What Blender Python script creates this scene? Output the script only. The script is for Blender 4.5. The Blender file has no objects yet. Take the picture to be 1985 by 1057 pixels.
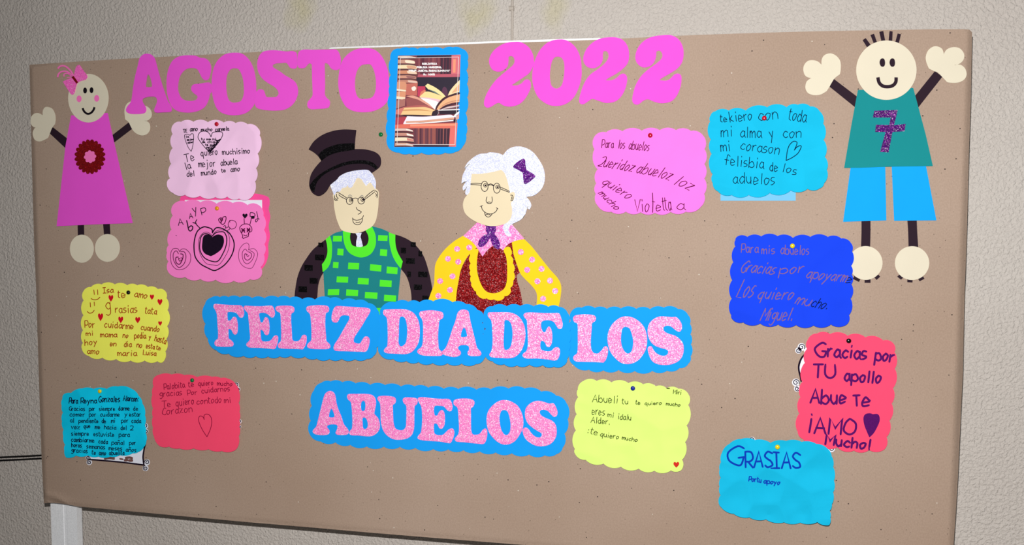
import bpy, bmesh, math, random
from mathutils import Vector, Matrix, noise
from mathutils.geometry import delaunay_2d_cdt
random.seed(7)
SC = bpy.context.scene
COL = SC.collection
# ------------------------------------------------------------------ camera, world, lights, exposure
IW, IH, FPX = 1985.0, 1057.0, 1825.37
CAM_POS = Vector((0.69731778, -2.26338631, 1.66148684))
CAM_ROT = Matrix(((0.9738992707, -0.0179438988, 0.2262702522),
                  (0.2269695948, 0.0671538134, -0.9715838453),
                  (0.0022390919, 0.9975812658, 0.0694737694)))
cam_data = bpy.data.cameras.new('camera')
cam_data.sensor_fit = 'HORIZONTAL'
cam_data.sensor_width = 36.0
cam_data.lens = 36.0 * FPX / IW
cam_data.clip_start = 0.05
cam = bpy.data.objects.new('camera', cam_data)
cam.matrix_world = Matrix.Translation(CAM_POS) @ CAM_ROT.to_4x4()
COL.objects.link(cam)
SC.camera = cam
world = bpy.data.worlds.new('room_light')
SC.world = world
world.use_nodes = True
world.node_tree.nodes['Background'].inputs[0].default_value = (0.95, 0.98, 1.0, 1)
world.node_tree.nodes['Background'].inputs[1].default_value = 0.07
# the photographer's flash: a small lamp head a little above the lens, aimed at the right half of the board
fl = bpy.data.lights.new('flash', 'SPOT')
fl.energy = 266
fl.color = (1.0, 0.985, 0.965)
fl.shadow_soft_size = 0.016
fl.spot_size = math.radians(160)
fl.spot_blend = 1.0
flash = bpy.data.objects.new('flash', fl)
flash.location = CAM_POS + Vector((-0.035, 0.0, 0.21))
flash.rotation_euler = (Vector((0.72, 0.0, 1.32)) - flash.location).to_track_quat('-Z', 'Y').to_euler()
COL.objects.link(flash)
SC.view_settings.view_transform = 'Standard'
SC.view_settings.look = 'None'
SC.view_settings.gamma = 1.0
SC.view_settings.use_curve_mapping = False
SC.view_settings.exposure = 0.0

# ------------------------------------------------------------------ board plane: a traced point (photo frame) -> metres on the board
_R = CAM_ROT
def at(u, v, h=0.0):
    """traced point -> world point on the plane h metres in front of the paper (y = -h)"""
    d = _R @ Vector(((u - IW / 2) / FPX, -(v - IH / 2) / FPX, -1.0))
    t = (-h - CAM_POS.y) / d.y
    return CAM_POS + d * t

# ------------------------------------------------------------------ materials
def lin(c):
    c /= 255.0
    return c / 12.92 if c <= 0.04045 else ((c + 0.055) / 1.055) ** 2.4
def rgb(r, g, b, k=1.0):
    return tuple(min(0.97, lin(x) * k) for x in (r, g, b)) + (1.0,)
def nt(name):
    m = bpy.data.materials.new(name)
    m.use_nodes = True
    t = m.node_tree
    return m, t, t.nodes['Principled BSDF']
def N(t, kind, **kw):
    n = t.nodes.new(kind)
    for k, v in kw.items():
        if k.startswith('i_'):
            key = k[2:]
            key = int(key) if key.isdigit() else key.replace('_', ' ')
            n.inputs[key].default_value = v
        else:
            setattr(n, k, v)
    return n
def ramp(t, src, p0, c0, p1, c1):
    r = N(t, 'ShaderNodeValToRGB')
    r.color_ramp.elements[0].position = p0; r.color_ramp.elements[0].color = c0
    r.color_ramp.elements[1].position = p1; r.color_ramp.elements[1].color = c1
    t.links.new(src, r.inputs[0])
    return r.outputs[0]
def mul(t, a, b, mode='MULTIPLY', fac=1.0):
    m = N(t, 'ShaderNodeMix', data_type='RGBA', blend_type=mode)
    m.inputs[0].default_value = fac if not hasattr(fac, 'links') else 1.0
    if hasattr(fac, 'links'): t.links.new(fac, m.inputs[0])
    for s, i in ((a, 6), (b, 7)):
        if hasattr(s, 'links'): t.links.new(s, m.inputs[i])
        else: m.inputs[i].default_value = s
    return m.outputs[2]
def sheet_mat(name, c, rough=0.8, var=0.05, scale=9, bump=0.12, bscale=420, spec=0.12, crumple=0.0):
    """coloured paper or craft foam: faint tone drift and fine grain"""
    m, t, b = nt(name)
    tc = N(t, 'ShaderNodeTexCoord')
    n1 = N(t, 'ShaderNodeTexNoise'); n1.inputs['Scale'].default_value = scale; n1.inputs['Detail'].default_value = 3
    t.links.new(tc.outputs['Object'], n1.inputs['Vector'])
    g = ramp(t, n1.outputs['Fac'], 0.3, (1 - var, 1 - var, 1 - var, 1), 0.7, (1, 1, 1, 1))
    t.links.new(mul(t, c, g), b.inputs['Base Color'])
    b.inputs['Roughness'].default_value = rough
    b.inputs['Specular IOR Level'].default_value = spec
    n2 = N(t, 'ShaderNodeTexNoise'); n2.inputs['Scale'].default_value = bscale; n2.inputs['Detail'].default_value = 4
    t.links.new(tc.outputs['Object'], n2.inputs['Vector'])
    bp = N(t, 'ShaderNodeBump'); bp.inputs['Strength'].default_value = bump; bp.inputs['Distance'].default_value = 0.0006
    t.links.new(n2.outputs['Fac'], bp.inputs['Height'])
    t.links.new(bp.outputs[0], b.inputs['Normal'])
    if crumple:        # creases of a card that has been folded and handled
        n3 = N(t, 'ShaderNodeTexVoronoi', feature='SMOOTH_F1'); n3.inputs['Scale'].default_value = 13; n3.inputs['Smoothness'].default_value = 0.25
        t.links.new(tc.outputs['Object'], n3.inputs['Vector'])
        b3 = N(t, 'ShaderNodeBump'); b3.inputs['Strength'].default_value = crumple; b3.inputs['Distance'].default_value = 0.03
        t.links.new(n3.outputs['Distance'], b3.inputs['Height']); t.links.new(b3.outputs[0], bp.inputs['Normal'])
    return m
def glitter_mat(name, c, pale, scale=560, frac=0.72, amt=0.5, spec=0.35, rough=0.33, ior=1.6, dark=0.85):
    """glitter foam: every flake is a cell with its own tilt and tone"""
    m, t, b = nt(name)
    tc = N(t, 'ShaderNodeTexCoord')
    vo = N(t, 'ShaderNodeTexVoronoi'); vo.inputs['Scale'].default_value = scale
    t.links.new(tc.outputs['Object'], vo.inputs['Vector'])
    sx = N(t, 'ShaderNodeSeparateColor'); t.links.new(vo.outputs['Color'], sx.inputs[0])
    dk = tuple(x * dark for x in c[:3]) + (1,)
    tone = ramp(t, sx.outputs[0], 0.0, dk, 0.6, c)
    flake = ramp(t, sx.outputs[1], frac, (0, 0, 0, 1), min(1.0, frac + 0.16), (1, 1, 1, 1))
    t.links.new(mul(t, tone, pale, 'MIX', flake), b.inputs['Base Color'])
    b.inputs['Roughness'].default_value = rough
    b.inputs['IOR'].default_value = ior
    b.inputs['Specular IOR Level'].default_value = spec
    geo = N(t, 'ShaderNodeNewGeometry')
    sub = N(t, 'ShaderNodeVectorMath', operation='SUBTRACT'); sub.inputs[1].default_value = (0.5, 0.5, 0.5)
    t.links.new(vo.outputs['Color'], sub.inputs[0])
    sc = N(t, 'ShaderNodeVectorMath', operation='SCALE'); sc.inputs['Scale'].default_value = amt
    t.links.new(sub.outputs[0], sc.inputs[0])
    ad = N(t, 'ShaderNodeVectorMath', operation='ADD')
    t.links.new(geo.outputs['Normal'], ad.inputs[0]); t.links.new(sc.outputs[0], ad.inputs[1])
    nm = N(t, 'ShaderNodeVectorMath', operation='NORMALIZE'); t.links.new(ad.outputs[0], nm.inputs[0])
    t.links.new(nm.outputs[0], b.inputs['Normal'])
    return m
def plain_mat(name, c, rough=0.5, spec=0.4, metal=0.0):
    m, t, b = nt(name)
    tc = N(t, 'ShaderNodeTexCoord')
    n1 = N(t, 'ShaderNodeTexNoise'); n1.inputs['Scale'].default_value = 300
    t.links.new(tc.outputs['Object'], n1.inputs['Vector'])
    g = ramp(t, n1.outputs['Fac'], 0.35, (0.86, 0.86, 0.86, 1), 0.65, (1, 1, 1, 1))
    t.links.new(mul(t, c, g), b.inputs['Base Color'])
    b.inputs['Roughness'].default_value = rough
    b.inputs['Specular IOR Level'].default_value = spec
    b.inputs['Metallic'].default_value = metal
    return m
def kraft_mat():
    m, t, b = nt('kraft_paper')
    tc = N(t, 'ShaderNodeTexCoord')
    big = N(t, 'ShaderNodeTexNoise'); big.inputs['Scale'].default_value = 2.2; big.inputs['Detail'].default_value = 5
    fine = N(t, 'ShaderNodeTexNoise'); fine.inputs['Scale'].default_value = 300; fine.inputs['Detail'].default_value = 6
    mp = N(t, 'ShaderNodeMapping'); mp.inputs['Scale'].default_value = (1, 1, 0.8)
    t.links.new(tc.outputs['Object'], mp.inputs[0]); t.links.new(mp.outputs[0], fine.inputs['Vector'])
    t.links.new(tc.outputs['Object'], big.inputs['Vector'])
    a = ramp(t, big.outputs['Fac'], 0.3, rgb(162, 139, 122), 0.7, rgb(172, 150, 134))
    g = ramp(t, fine.outputs['Fac'], 0.3, (0.90, 0.89, 0.88, 1), 0.7, (1.05, 1.05, 1.05, 1))
    c = mul(t, a, g)
    # dark flecks and pale flecks of the pulp, pin holes of older displays
    for sc_, thr, colr, seed in ((38, 0.06, (0.05, 0.035, 0.03, 1), 0.0), (76, 0.085, (0.17, 0.12, 0.09, 1), 3.1), (30, 0.045, (0.62, 0.56, 0.48, 1), 7.7)):
        v = N(t, 'ShaderNodeTexVoronoi'); v.inputs['Scale'].default_value = sc_
        mm = N(t, 'ShaderNodeMapping'); mm.inputs['Location'].default_value = (seed, 0, seed)
        t.links.new(tc.outputs['Object'], mm.inputs[0]); t.links.new(mm.outputs[0], v.inputs['Vector'])
        s = N(t, 'ShaderNodeSeparateColor'); t.links.new(v.outputs['Color'], s.inputs[0])
        pick = N(t, 'ShaderNodeMath', operation='GREATER_THAN'); pick.inputs[1].default_value = 0.55
        t.links.new(s.outputs[0], pick.inputs[0])
        lt = N(t, 'ShaderNodeMath', operation='LESS_THAN'); lt.inputs[1].default_value = thr
        t.links.new(v.outputs['Distance'], lt.inputs[0])
        fm = N(t, 'ShaderNodeMath', operation='MULTIPLY')
        t.links.new(pick.outputs[0], fm.inputs[0]); t.links.new(lt.outputs[0], fm.inputs[1])
        c = mul(t, c, colr, 'MIX', fm.outputs[0])
    t.links.new(c, b.inputs['Base Color'])
    b.inputs['Roughness'].default_value = 0.62
    b.inputs['Specular IOR Level'].default_value = 0.15
    wv = N(t, 'ShaderNodeTexNoise'); wv.inputs['Scale'].default_value = 5; wv.inputs['Detail'].default_value = 2
    t.links.new(tc.outputs['Object'], wv.inputs['Vector'])
    b1 = N(t, 'ShaderNodeBump'); b1.inputs['Strength'].default_value = 0.25; b1.inputs['Distance'].default_value = 0.004
    t.links.new(wv.outputs['Fac'], b1.inputs['Height'])
    b2 = N(t, 'ShaderNodeBump'); b2.inputs['Strength'].default_value = 0.15; b2.inputs['Distance'].default_value = 0.0004
    t.links.new(fine.outputs['Fac'], b2.inputs['Height']); t.links.new(b1.outputs[0], b2.inputs['Normal'])
    t.links.new(b2.outputs[0], b.inputs['Normal'])
    return m
def wall_mat(stains):
    m, t, b = nt('stucco')
    tc = N(t, 'ShaderNodeTexCoord')
    n0 = N(t, 'ShaderNodeTexNoise'); n0.inputs['Scale'].default_value = 1.6; n0.inputs['Detail'].default_value = 4
    t.links.new(tc.outputs['Object'], n0.inputs['Vector'])
    c = ramp(t, n0.outputs['Fac'], 0.3, rgb(191, 183, 176), 0.7, rgb(198, 191, 184))
    edge = N(t, 'ShaderNodeTexNoise'); edge.inputs['Scale'].default_value = 14
    t.links.new(tc.outputs['Object'], edge.inputs['Vector'])
    for (x, z, rx, rz, s) in stains:      # old water stains in the paint
        mp = N(t, 'ShaderNodeMapping', vector_type='POINT')
        mp.inputs['Location'].default_value = (-x / rx, 0, -z / rz); mp.inputs['Scale'].default_value = (1 / rx, 0, 1 / rz)
        t.links.new(tc.outputs['Object'], mp.inputs[0])
        ln = N(t, 'ShaderNodeVectorMath', operation='LENGTH'); t.links.new(mp.outputs[0], ln.inputs[0])
        ad = N(t, 'ShaderNodeMath', operation='ADD'); t.links.new(ln.outputs['Value'], ad.inputs[0]); t.links.new(edge.outputs['Fac'], ad.inputs[1])
        f = ramp(t, ad.outputs[0], 0.4, (s, s, s, 1), 1.0, (0, 0, 0, 1))
        # ramp clamps at 1: distance + noise above 1 is outside the stain
        c = mul(t, c, rgb(188, 180, 140), 'MIX', f)
    t.links.new(c, b.inputs['Base Color'])
    b.inputs['Roughness'].default_value = 0.75
    b.inputs['Specular IOR Level'].default_value = 0.25
    n1 = N(t, 'ShaderNodeTexNoise'); n1.inputs['Scale'].default_value = 135; n1.inputs['Detail'].default_value = 2; n1.inputs['Distortion'].default_value = 0.5
    t.links.new(tc.outputs['Object'], n1.inputs['Vector'])
    pl = ramp(t, n1.outputs['Fac'], 0.36, (0, 0, 0, 1), 0.70, (1, 1, 1, 1))
    b1 = N(t, 'ShaderNodeBump'); b1.inputs['Strength'].default_value = 0.75; b1.inputs['Distance'].default_value = 0.0028
    t.links.new(pl, b1.inputs['Height'])
    n2 = N(t, 'ShaderNodeTexNoise'); n2.inputs['Scale'].default_value = 260; n2.inputs['Detail'].default_value = 2
    t.links.new(tc.outputs['Object'], n2.inputs['Vector'])
    b2 = N(t, 'ShaderNodeBump'); b2.inputs['Strength'].default_value = 0.25; b2.inputs['Distance'].default_value = 0.0008
    t.links.new(n2.outputs['Fac'], b2.inputs['Height']); t.links.new(b1.outputs[0], b2.inputs['Normal'])
    t.links.new(b2.outputs[0], b.inputs['Normal'])
    return m

# ------------------------------------------------------------------ mesh helpers
LOC = {}
def tag(o, label=None, cat=None, group=None, kind=None):
    for k, v in (('label', label), ('category', cat), ('group', group), ('kind', kind)):
        if v: o[k] = v
    return o
def link(name, verts, faces, mat, parent=None, loc=None, smooth=False):
    if parent is not None: base = LOC[parent.name]
    elif loc is not None: base = Vector(loc)
    else:
        base = Vector([sum(v[i] for v in verts) / len(verts) for i in range(3)])
    me = bpy.data.meshes.new(name)
    me.from_pydata([(v[0] - base.x, v[1] - base.y, v[2] - base.z) for v in verts], [], faces)
    me.validate()
    if mat: me.materials.append(mat)
    if smooth:
        for p in me.polygons: p.use_smooth = True
    o = bpy.data.objects.new(name, me)
    COL.objects.link(o)
    if parent is not None: o.parent = parent
    else: o.location = base
    LOC[o.name] = base
    return o
def thing(name, label, cat, u, v, group=None, h=0.0):
    o = bpy.data.objects.new(name, None)
    o.empty_display_size = 0.03
    p = at(u, v, h)
    o.location = p
    COL.objects.link(o)
    LOC[o.name] = p
    return tag(o, label, cat, group)

def parse(s):
    out = []
    for tok in s.split():
        c = tok.endswith('!')
        x, y = tok.rstrip('!').split(',')
        out.append((float(x), float(y), c))
    return out
def q(crop, s):
    ox, oy, k = crop
    return [(ox + x / k, oy + y / k, c) for x, y, c in parse(s)]
def curve(pts, closed=True, n=6):
    """smooth path through points; a '!' point is a corner"""
    m = len(pts)
    def tang(i):
        if pts[i][2]: return (0.0, 0.0)
        if closed: a, b = pts[(i - 1) % m], pts[(i + 1) % m]
        else: a, b = pts[max(i - 1, 0)], pts[min(i + 1, m - 1)]
        return ((b[0] - a[0]) / 2, (b[1] - a[1]) / 2)
    out = []
    for i in range(m if closed else m - 1):
        a, b = pts[i], pts[(i + 1) % m]
        if a[2] and b[2]:
            out.append((a[0], a[1])); continue
        ta, tb = tang(i), tang((i + 1) % m)
        L = math.hypot(b[0] - a[0], b[1] - a[1])
        def cl(tv):
            l = math.hypot(*tv)
            return tv if l < 1.3 * L or l == 0 else (tv[0] * 1.3 * L / l, tv[1] * 1.3 * L / l)
        ta, tb = cl(ta), cl(tb)
        k = max(1, min(n, int(L / 1.3)))
        for j in range(k):
            s = j / k
            h00, h10, h01, h11 = 2*s**3-3*s*s+1, s**3-2*s*s+s, -2*s**3+3*s*s, s**3-s*s
            out.append((h00*a[0]+h10*ta[0]+h01*b[0]+h11*tb[0], h00*a[1]+h10*ta[1]+h01*b[1]+h11*tb[1]))
    if not closed: out.append((pts[-1][0], pts[-1][1]))
    return out
def shp(crop, s, n=6): return curve(q(crop, s), True, n)
def lines(crop, s, n=6): return curve(q(crop, s), False, n)
def ell(crop, cx, cy, rx, ry, n=44):
    ox, oy, k = crop
    return [(ox + (cx + rx * math.cos(2*math.pi*i/n)) / k, oy + (cy + ry * math.sin(2*math.pi*i/n)) / k) for i in range(n)]
def scallop(pts, bulge=0.16, closed=True):
    """outline cut with a scalloped edge: pts are the notches, clockwise"""
    out = []
    m = len(pts)
    for i in range(m if closed else m - 1):
        a, b = pts[i], pts[(i + 1) % m]
        dx, dy = b[0] - a[0], b[1] - a[1]
        L = math.hypot(dx, dy)
        k = max(6, min(11, int(L / 2.2)))
        for j in range(k):
            s = j / k
            w = math.sin(math.pi * s) ** 0.75 * bulge
            out.append((a[0] + dx * s + dy * w, a[1] + dy * s - dx * w))
    return out
def inside(poly, x, y):
    r = False
    j = len(poly) - 1
    for i in range(len(poly)):
        xi, yi = poly[i][0], poly[i][1]; xj, yj = poly[j][0], poly[j][1]
        if (yi > y) != (yj > y) and x < (xj - xi) * (y - yi) / (yj - yi) + xi: r = not r
        j = i
    return r
def tri2d(outer, holes=(), grid=0, extra=()):
    vs, es = [], []
    for loop in [outer] + list(holes):
        s = len(vs)
        cl = []
        for p in loop:
            if not cl or math.hypot(p[0] - cl[-1][0], p[1] - cl[-1][1]) > 0.02: cl.append(p)
        if math.hypot(cl[0][0] - cl[-1][0], cl[0][1] - cl[-1][1]) < 0.02: cl.pop()
        vs += [Vector((p[0], p[1])) for p in cl]
        es += [(s + i, s + (i + 1) % len(cl)) for i in range(len(cl))]
    if grid:
        x0 = min(v.x for v in vs); x1 = max(v.x for v in vs); y0 = min(v.y for v in vs); y1 = max(v.y for v in vs)
        y = y0 + grid * .5; row = 0
        while y < y1:
            x = x0 + grid * (.25 + .5 * (row % 2))
            while x < x1:
                if inside(outer, x, y): vs.append(Vector((x, y)))
                x += grid
            y += grid; row += 1
    vs += [Vector(p) for p in extra if inside(outer, *p)]
    V, E, F, *_ = delaunay_2d_cdt(vs, es, [], 1, 1e-4)
    tris = []
    for f in F:
        if len(f) != 3: continue
        a, b, c = (V[i] for i in f)
        cx, cy = (a.x + b.x + c.x) / 3, (a.y + b.y + c.y) / 3
        if abs((b - a).cross(c - a)) < 1e-7: continue
        if not inside(outer, cx, cy) or any(inside(h, cx, cy) for h in holes): continue
        tris.append(tuple(f) if (b - a).cross(c - a) < 0 else (f[0], f[2], f[1]))   # facing the viewer
    return [(v.x, v.y) for v in V], tris
MM = 0.001
def solid(outer, h0, t, holes=(), hf=None, grid=0, e=0.45, base_flat=False, extra=()):
    """a sheet with real thickness, h0 mm above the paper, t mm thick, edge rounded by e px"""
    V, T = tri2d(outer, holes, grid, extra)
    cnt = {}
    for f in T:
        for i in range(3):
            cnt[(f[i], f[(i + 1) % 3])] = 1
    bd = [ed for ed in cnt if (ed[1], ed[0]) not in cnt]
    nrm = {}
    for a, b in bd:
        dx, dy = V[b][0] - V[a][0], V[b][1] - V[a][1]
        l = math.hypot(dx, dy) or 1
        for i in (a, b):
            n = nrm.get(i, (0, 0)); nrm[i] = (n[0] - dy / l, n[1] + dx / l)
    # inward direction: interior lies on one side of each directed border edge
    verts, faces = [], []
    H = (lambda u, v: 0.0) if hf is None else hf
    eh = min(t * 0.5, e * 0.9)
    for i, (x, y) in enumerate(V):
        ix, iy = x, y
        if i in nrm and e:
            n = nrm[i]; l = math.hypot(*n) or 1
            sgn = INSGN
            ix, iy = x + sgn * n[0] / l * e, y + sgn * n[1] / l * e
        verts.append(at(ix, iy, (h0 + t + H(x, y)) * MM))
    nv = len(V)
    faces += [tuple(f) for f in T]
    ring1, ring0 = {}, {}
    for i in sorted(nrm):
        x, y = V[i]
        ring1[i] = len(verts); verts.append(at(x, y, (h0 + t - eh + H(x, y)) * MM))
    back = {}
    for i, (x, y) in enumerate(V):
        back[i] = len(verts); p = at(x, y, (h0 + t + H(x, y)) * MM)
        verts.append(Vector((p.x, -(h0 + (0 if base_flat else H(x, y))) * MM, p.z)))
    for a, b in bd:
        faces.append((b, a, ring1[a], ring1[b]))
        faces.append((ring1[b], ring1[a], back[a], back[b]))
    faces += [(back[f[0]], back[f[2]], back[f[1]]) for f in T]
    return verts, faces
INSGN = 1.0
def cut(parent, name, outer, h0, t, mat, holes=(), hf=None, grid=0, e=0.45, label=None, cat=None, group=None):
    v, f = solid(outer, h0, t, holes, hf, grid, e)
    o = link(name, v, f, mat, parent)
    return tag(o, label, cat, group)
PEN = 1.36
def ribbon(verts, faces, pts, w, h, hf=None, taper=0.0):
    pts = [p for i, p in enumerate(pts) if i == 0 or math.hypot(p[0] - pts[i-1][0], p[1] - pts[i-1][1]) > 0.05]
    if len(pts) < 2:
        x, y = pts[0]; pts = [(x - w / 2, y), (x + w / 2, y)]
    w *= PEN
    def near(a, b):
        l = math.hypot(b[0] - a[0], b[1] - a[1])
        return [] if l < w else [(a[0] + (b[0] - a[0]) * .3 * w / l, a[1] + (b[1] - a[1]) * .3 * w / l)]
    pts = [pts[0]] + near(pts[0], pts[1]) + pts[1:-1] + near(pts[-1], pts[-2]) + [pts[-1]]
    n = len(pts)
    L, R = [], []
    for i, (x, y) in enumerate(pts):
        a = pts[max(i - 1, 0)]; b = pts[min(i + 1, n - 1)]
        dx, dy = b[0] - a[0], b[1] - a[1]
        l = math.hypot(dx, dy) or 1
        ex = 0
        if i == 0: ex = -0.35
        if i == n - 1: ex = 0.35
        ww = w * (0.5 if taper == 0 else 0.5 * (1 - taper * abs(2 * i / (n - 1) - 1)))
        if i in (0, n - 1): ww *= 0.7
        cx, cy = x + dx / l * ex * w, y + dy / l * ex * w
        if 0 < i < n - 1:      # keep the pen width through a bend
            fx, fy = x - a[0], y - a[1]
            c = abs(fx * dx + fy * dy) / ((math.hypot(fx, fy) or 1) * l)
            ww /= max(.62, c)
        for lst, sg in ((L, -1), (R, 1)):
            px, py = cx - sg * dy / l * ww, cy + sg * dx / l * ww
            hh = h + (hf(px, py) if hf else 0)
            lst.append(len(verts)); verts.append(at(px, py, hh * MM))
    for i in range(n - 1):
        faces.append((L[i], R[i], R[i + 1], L[i + 1]))
def ink(parent, name, strokes, h, mat, hf=None, label=None):
    """pen or marker strokes lying on a sheet: [(points, width px)]; writing becomes one piece per word"""
    if any(isinstance(s, list) for s in strokes):
        loose = [s for s in strokes if not isinstance(s, list)]
        for s in strokes:
            if isinstance(s, list): ink(parent, 'written_word' if name == 'handwriting' else name, s, h, mat, hf)
        if loose: ink(parent, 'pen_mark', loose, h, mat, hf)
        return
    v, f = [], []
    for k, (pts, w) in enumerate(strokes): ribbon(v, f, pts, w, h + 0.004 * (k % 12), hf)
    return tag(link(name, v, f, mat, parent), label)
def blob(parent, name, shapes, h, mat, hf=None, label=None):
    """filled-in areas of ink: flat, following the sheet"""
    v, f = [], []
    for k, s in enumerate(shapes):
        V, T = tri2d(s, (), 6)
        o = len(v)
        v += [at(x, y, (h + 0.004 * (k % 10) + (hf(x, y) if hf else 0)) * MM) for x, y in V]
        f += [tuple(o + i for i in t) for t in T]
    return tag(link(name, v, f, mat, parent), label)

# ------------------------------------------------------------------ a hand-printed stroke alphabet (x 0-6, baseline 3, x-height 8, capitals 11, in hex pairs)
GL = {
 'A': '03 3b 63|16 56', 'B': '03 0b|~0b 3b 49 37 07|~07 46 54 33 03', 'C': '~5a 3b 18 05 23 43 54', 'D': '03 0b|~0b 4a 67 44 03',
 'E': '4b 0b 03 43|07 37', 'F': '5b 0b 03|07 47', 'G': '~5a 3b 08 05 23 43 56|56 36', 'H': '03 0b|53 5b|07 57', 'I': '0b 4b|2b 23|03 43',
 'L': '0b 03 53', 'M': '03 0b 36 6b 63', 'N': '03 0b 53 5b', 'O': '~3b 19 05 33 65 69 3b', 'P': '03 0b|~0b 4b 58 36 06',
 'Q': '~3b 19 05 33 65 69 3b|35 62', 'R': '03 0b|~0b 4b 58 36 06|26 53', 'S': '~5a 2b 09 27 46 54 23 04', 'T': '0b 6b|3b 33',
 'U': '~0b 05 33 65 6b', 'V': '0b 33 6b', 'Y': '0b 37|6b 23', 'Z': '0b 5b 03 53', 'K': '0b 03|4b 07 43', 'J': '~4b 45 23 04',
 'a': '~47 28 05 23 45|48 44 53', 'b': '0b 03|~06 38 55 33 04', 'c': '~47 28 05 23 44', 'd': '~47 28 05 23 45|4b 43',
 'e': '~05 46 37 18 05 13 44', 'f': '~5a 3b 29 23|07 47', 'g': '~47 28 06 24 45|~48 42 20 01', 'h': '0b 03|~06 28 47 43',
 'i': '18 13|1a 1b', 'j': '~28 22 10|2a 2b', 'k': '0b 03|38 05 43', 'l': '1b 13', 'm': '08 03|~06 18 27 23|~26 48 57 53',
 'n': '08 03|~06 28 47 43', 'o': '~28 06 13 34 47 28', 'p': '08 00|~07 38 55 33 04', 'q': '~47 28 05 23 45|48 40',
 'r': '08 03|~06 28 38', 's': '~38 18 06 35 34 13 03', 't': '~1b 14 33|09 39', 'u': '~08 05 23 45|48 43', 'v': '08 23 48',
 'y': '08 24|48 00', 'z': '08 48 03 43', '1': '1b 13', '2': '~0a 3b 59 35 03 53', '0': '~3b 19 05 33 65 69 3b',
 '.': '13 14', ':': '17 18|13 14', '!': '1b 15|14 13', '"': '0b 09|2b 29', '+': '06 46|28 24',
}
WD = {'l': 2, 'i': 2, '1': 2, '.': 2, ':': 2, '!': 2, 'm': 5, 'A': 6, 'M': 6, 'O': 6, 'Q': 6, 'T': 6, 'U': 6, 'V': 6, 'Y': 6, 'D': 6,
      's': 3.4, 't': 3, 'r': 3.2, '"': 2, 'f': 4.5, 'c': 4, 'I': 4, 'b': 5, 'p': 5}
def word(crop, text, x0, y0, x1, y1, cap, w, shear=0.0, jit=0.25, gap=1.5):
    """strokes of one handwritten word fitted between two baseline ends (traced), capitals 'cap' high"""
    ox, oy, k = crop
    x0, y0, x1, y1, cap = ox + x0 / k, oy + y0 / k, ox + x1 / k, oy + y1 / k, cap / k
    acc = {'ñ': 'n', 'é': 'E', 'ú': 'U'}
    tot = sum(WD.get(c, 4.4) + gap if c != ' ' else 4 for c in text) - gap
    dx, dy = (x1 - x0), (y1 - y0)
    L = math.hypot(dx, dy)
    ux, uy = dx / L, dy / L
    sx, sy = L / tot, cap / 8.0
    out = []
    cur = 0.0
    for c in text:
        if c == ' ': cur += 4; continue
        g = GL[acc.get(c, c)]
        if c == 'ñ': g += '|~0a 1b 3a 4b'
        if c in 'éú': g += '|2c 4d'
        wob = random.uniform(-jit, jit); tilt = random.uniform(-0.05, 0.05)
        for st in g.split('|'):
            sm = st.startswith('~')
            P = []
            for p in st.lstrip('~').split():
                gx, gy = int(p[0], 16), int(p[1], 16) - 3
                gx += random.uniform(-.2, .2); gy += random.uniform(-.24, .24) + wob
                X = (cur + gx) * sx + (shear + tilt) * gy * sy
                Y = gy * sy
                P.append((x0 + ux * X + uy * Y, y0 + uy * X - ux * Y, not sm))
            out.append((curve(P, False, 4) if sm else [(p[0], p[1]) for p in P], w))
        cur += WD.get(c, 4.4) + gap
    return out
def text(crop, rows, w, shear=0.0, cap=None):
    """rows: 'word,x0,y0,x1,y1,cap' separated by ;"""
    out = []
    for r in rows.split(';'):
        p = r.strip().split(',')
        cc = float(p[5]) if len(p) > 5 else cap
        out.append(word(crop, p[0], *[float(v) for v in p[1:5]], cc, w, shear))
    return out
def heart(crop, cx, cy, w, h):
    s = '0,-28! -22,-50 -48,-38 -50,-8 -28,22 0,50! 28,22 50,-8 48,-38 22,-50'
    P = [(cx + x * w / 100, cy + y * h / 100, c) for x, y, c in parse(s)]
    ox, oy, k = crop
    return curve([(ox + x / k, oy + y / k, c) for x, y, c in P], True, 5)
def close(p): return list(p) + [p[0], p[1]]

# zoom windows the outlines were traced in: (x, y, scale)
c1=(0,80,5.284); c2=(60,200,3.204); c3=(300,220,5.871); c4=(300,365,5.421); c5=(140,540,5.87); c6=(100,730,5.285); c7=(280,710,5.873); c8=(0,850,5.106)
d1=(240,80,6.607); d2=(480,70,6.217); d3=(730,80,4.595); d4=(920,50,4.726); d5=(590,240,4.806); d6=(560,420,5.286); d7=(880,270,5.032); d8=(820,420,4.404)
e1=(390,560,5.671); e2=(720,570,5.09); e3=(1090,580,7.046); e4=(590,725,6.041); e5=(840,735,6.407); e6=(1100,725,5.284); e7=(1140,240,5.871); e8=(1360,190,5.035)
f1=(1540,40,5.286); f2=(1600,150,5.5625); f3=(1620,310,4.229); f4=(1400,440,5.032); f5=(1520,630,4.067); f6=(1380,830,5.285)
g5=(100,120,9.608); h1=(755,100,10.573); h2=(755,170,8.133); px=(0,0,1.0)

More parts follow.
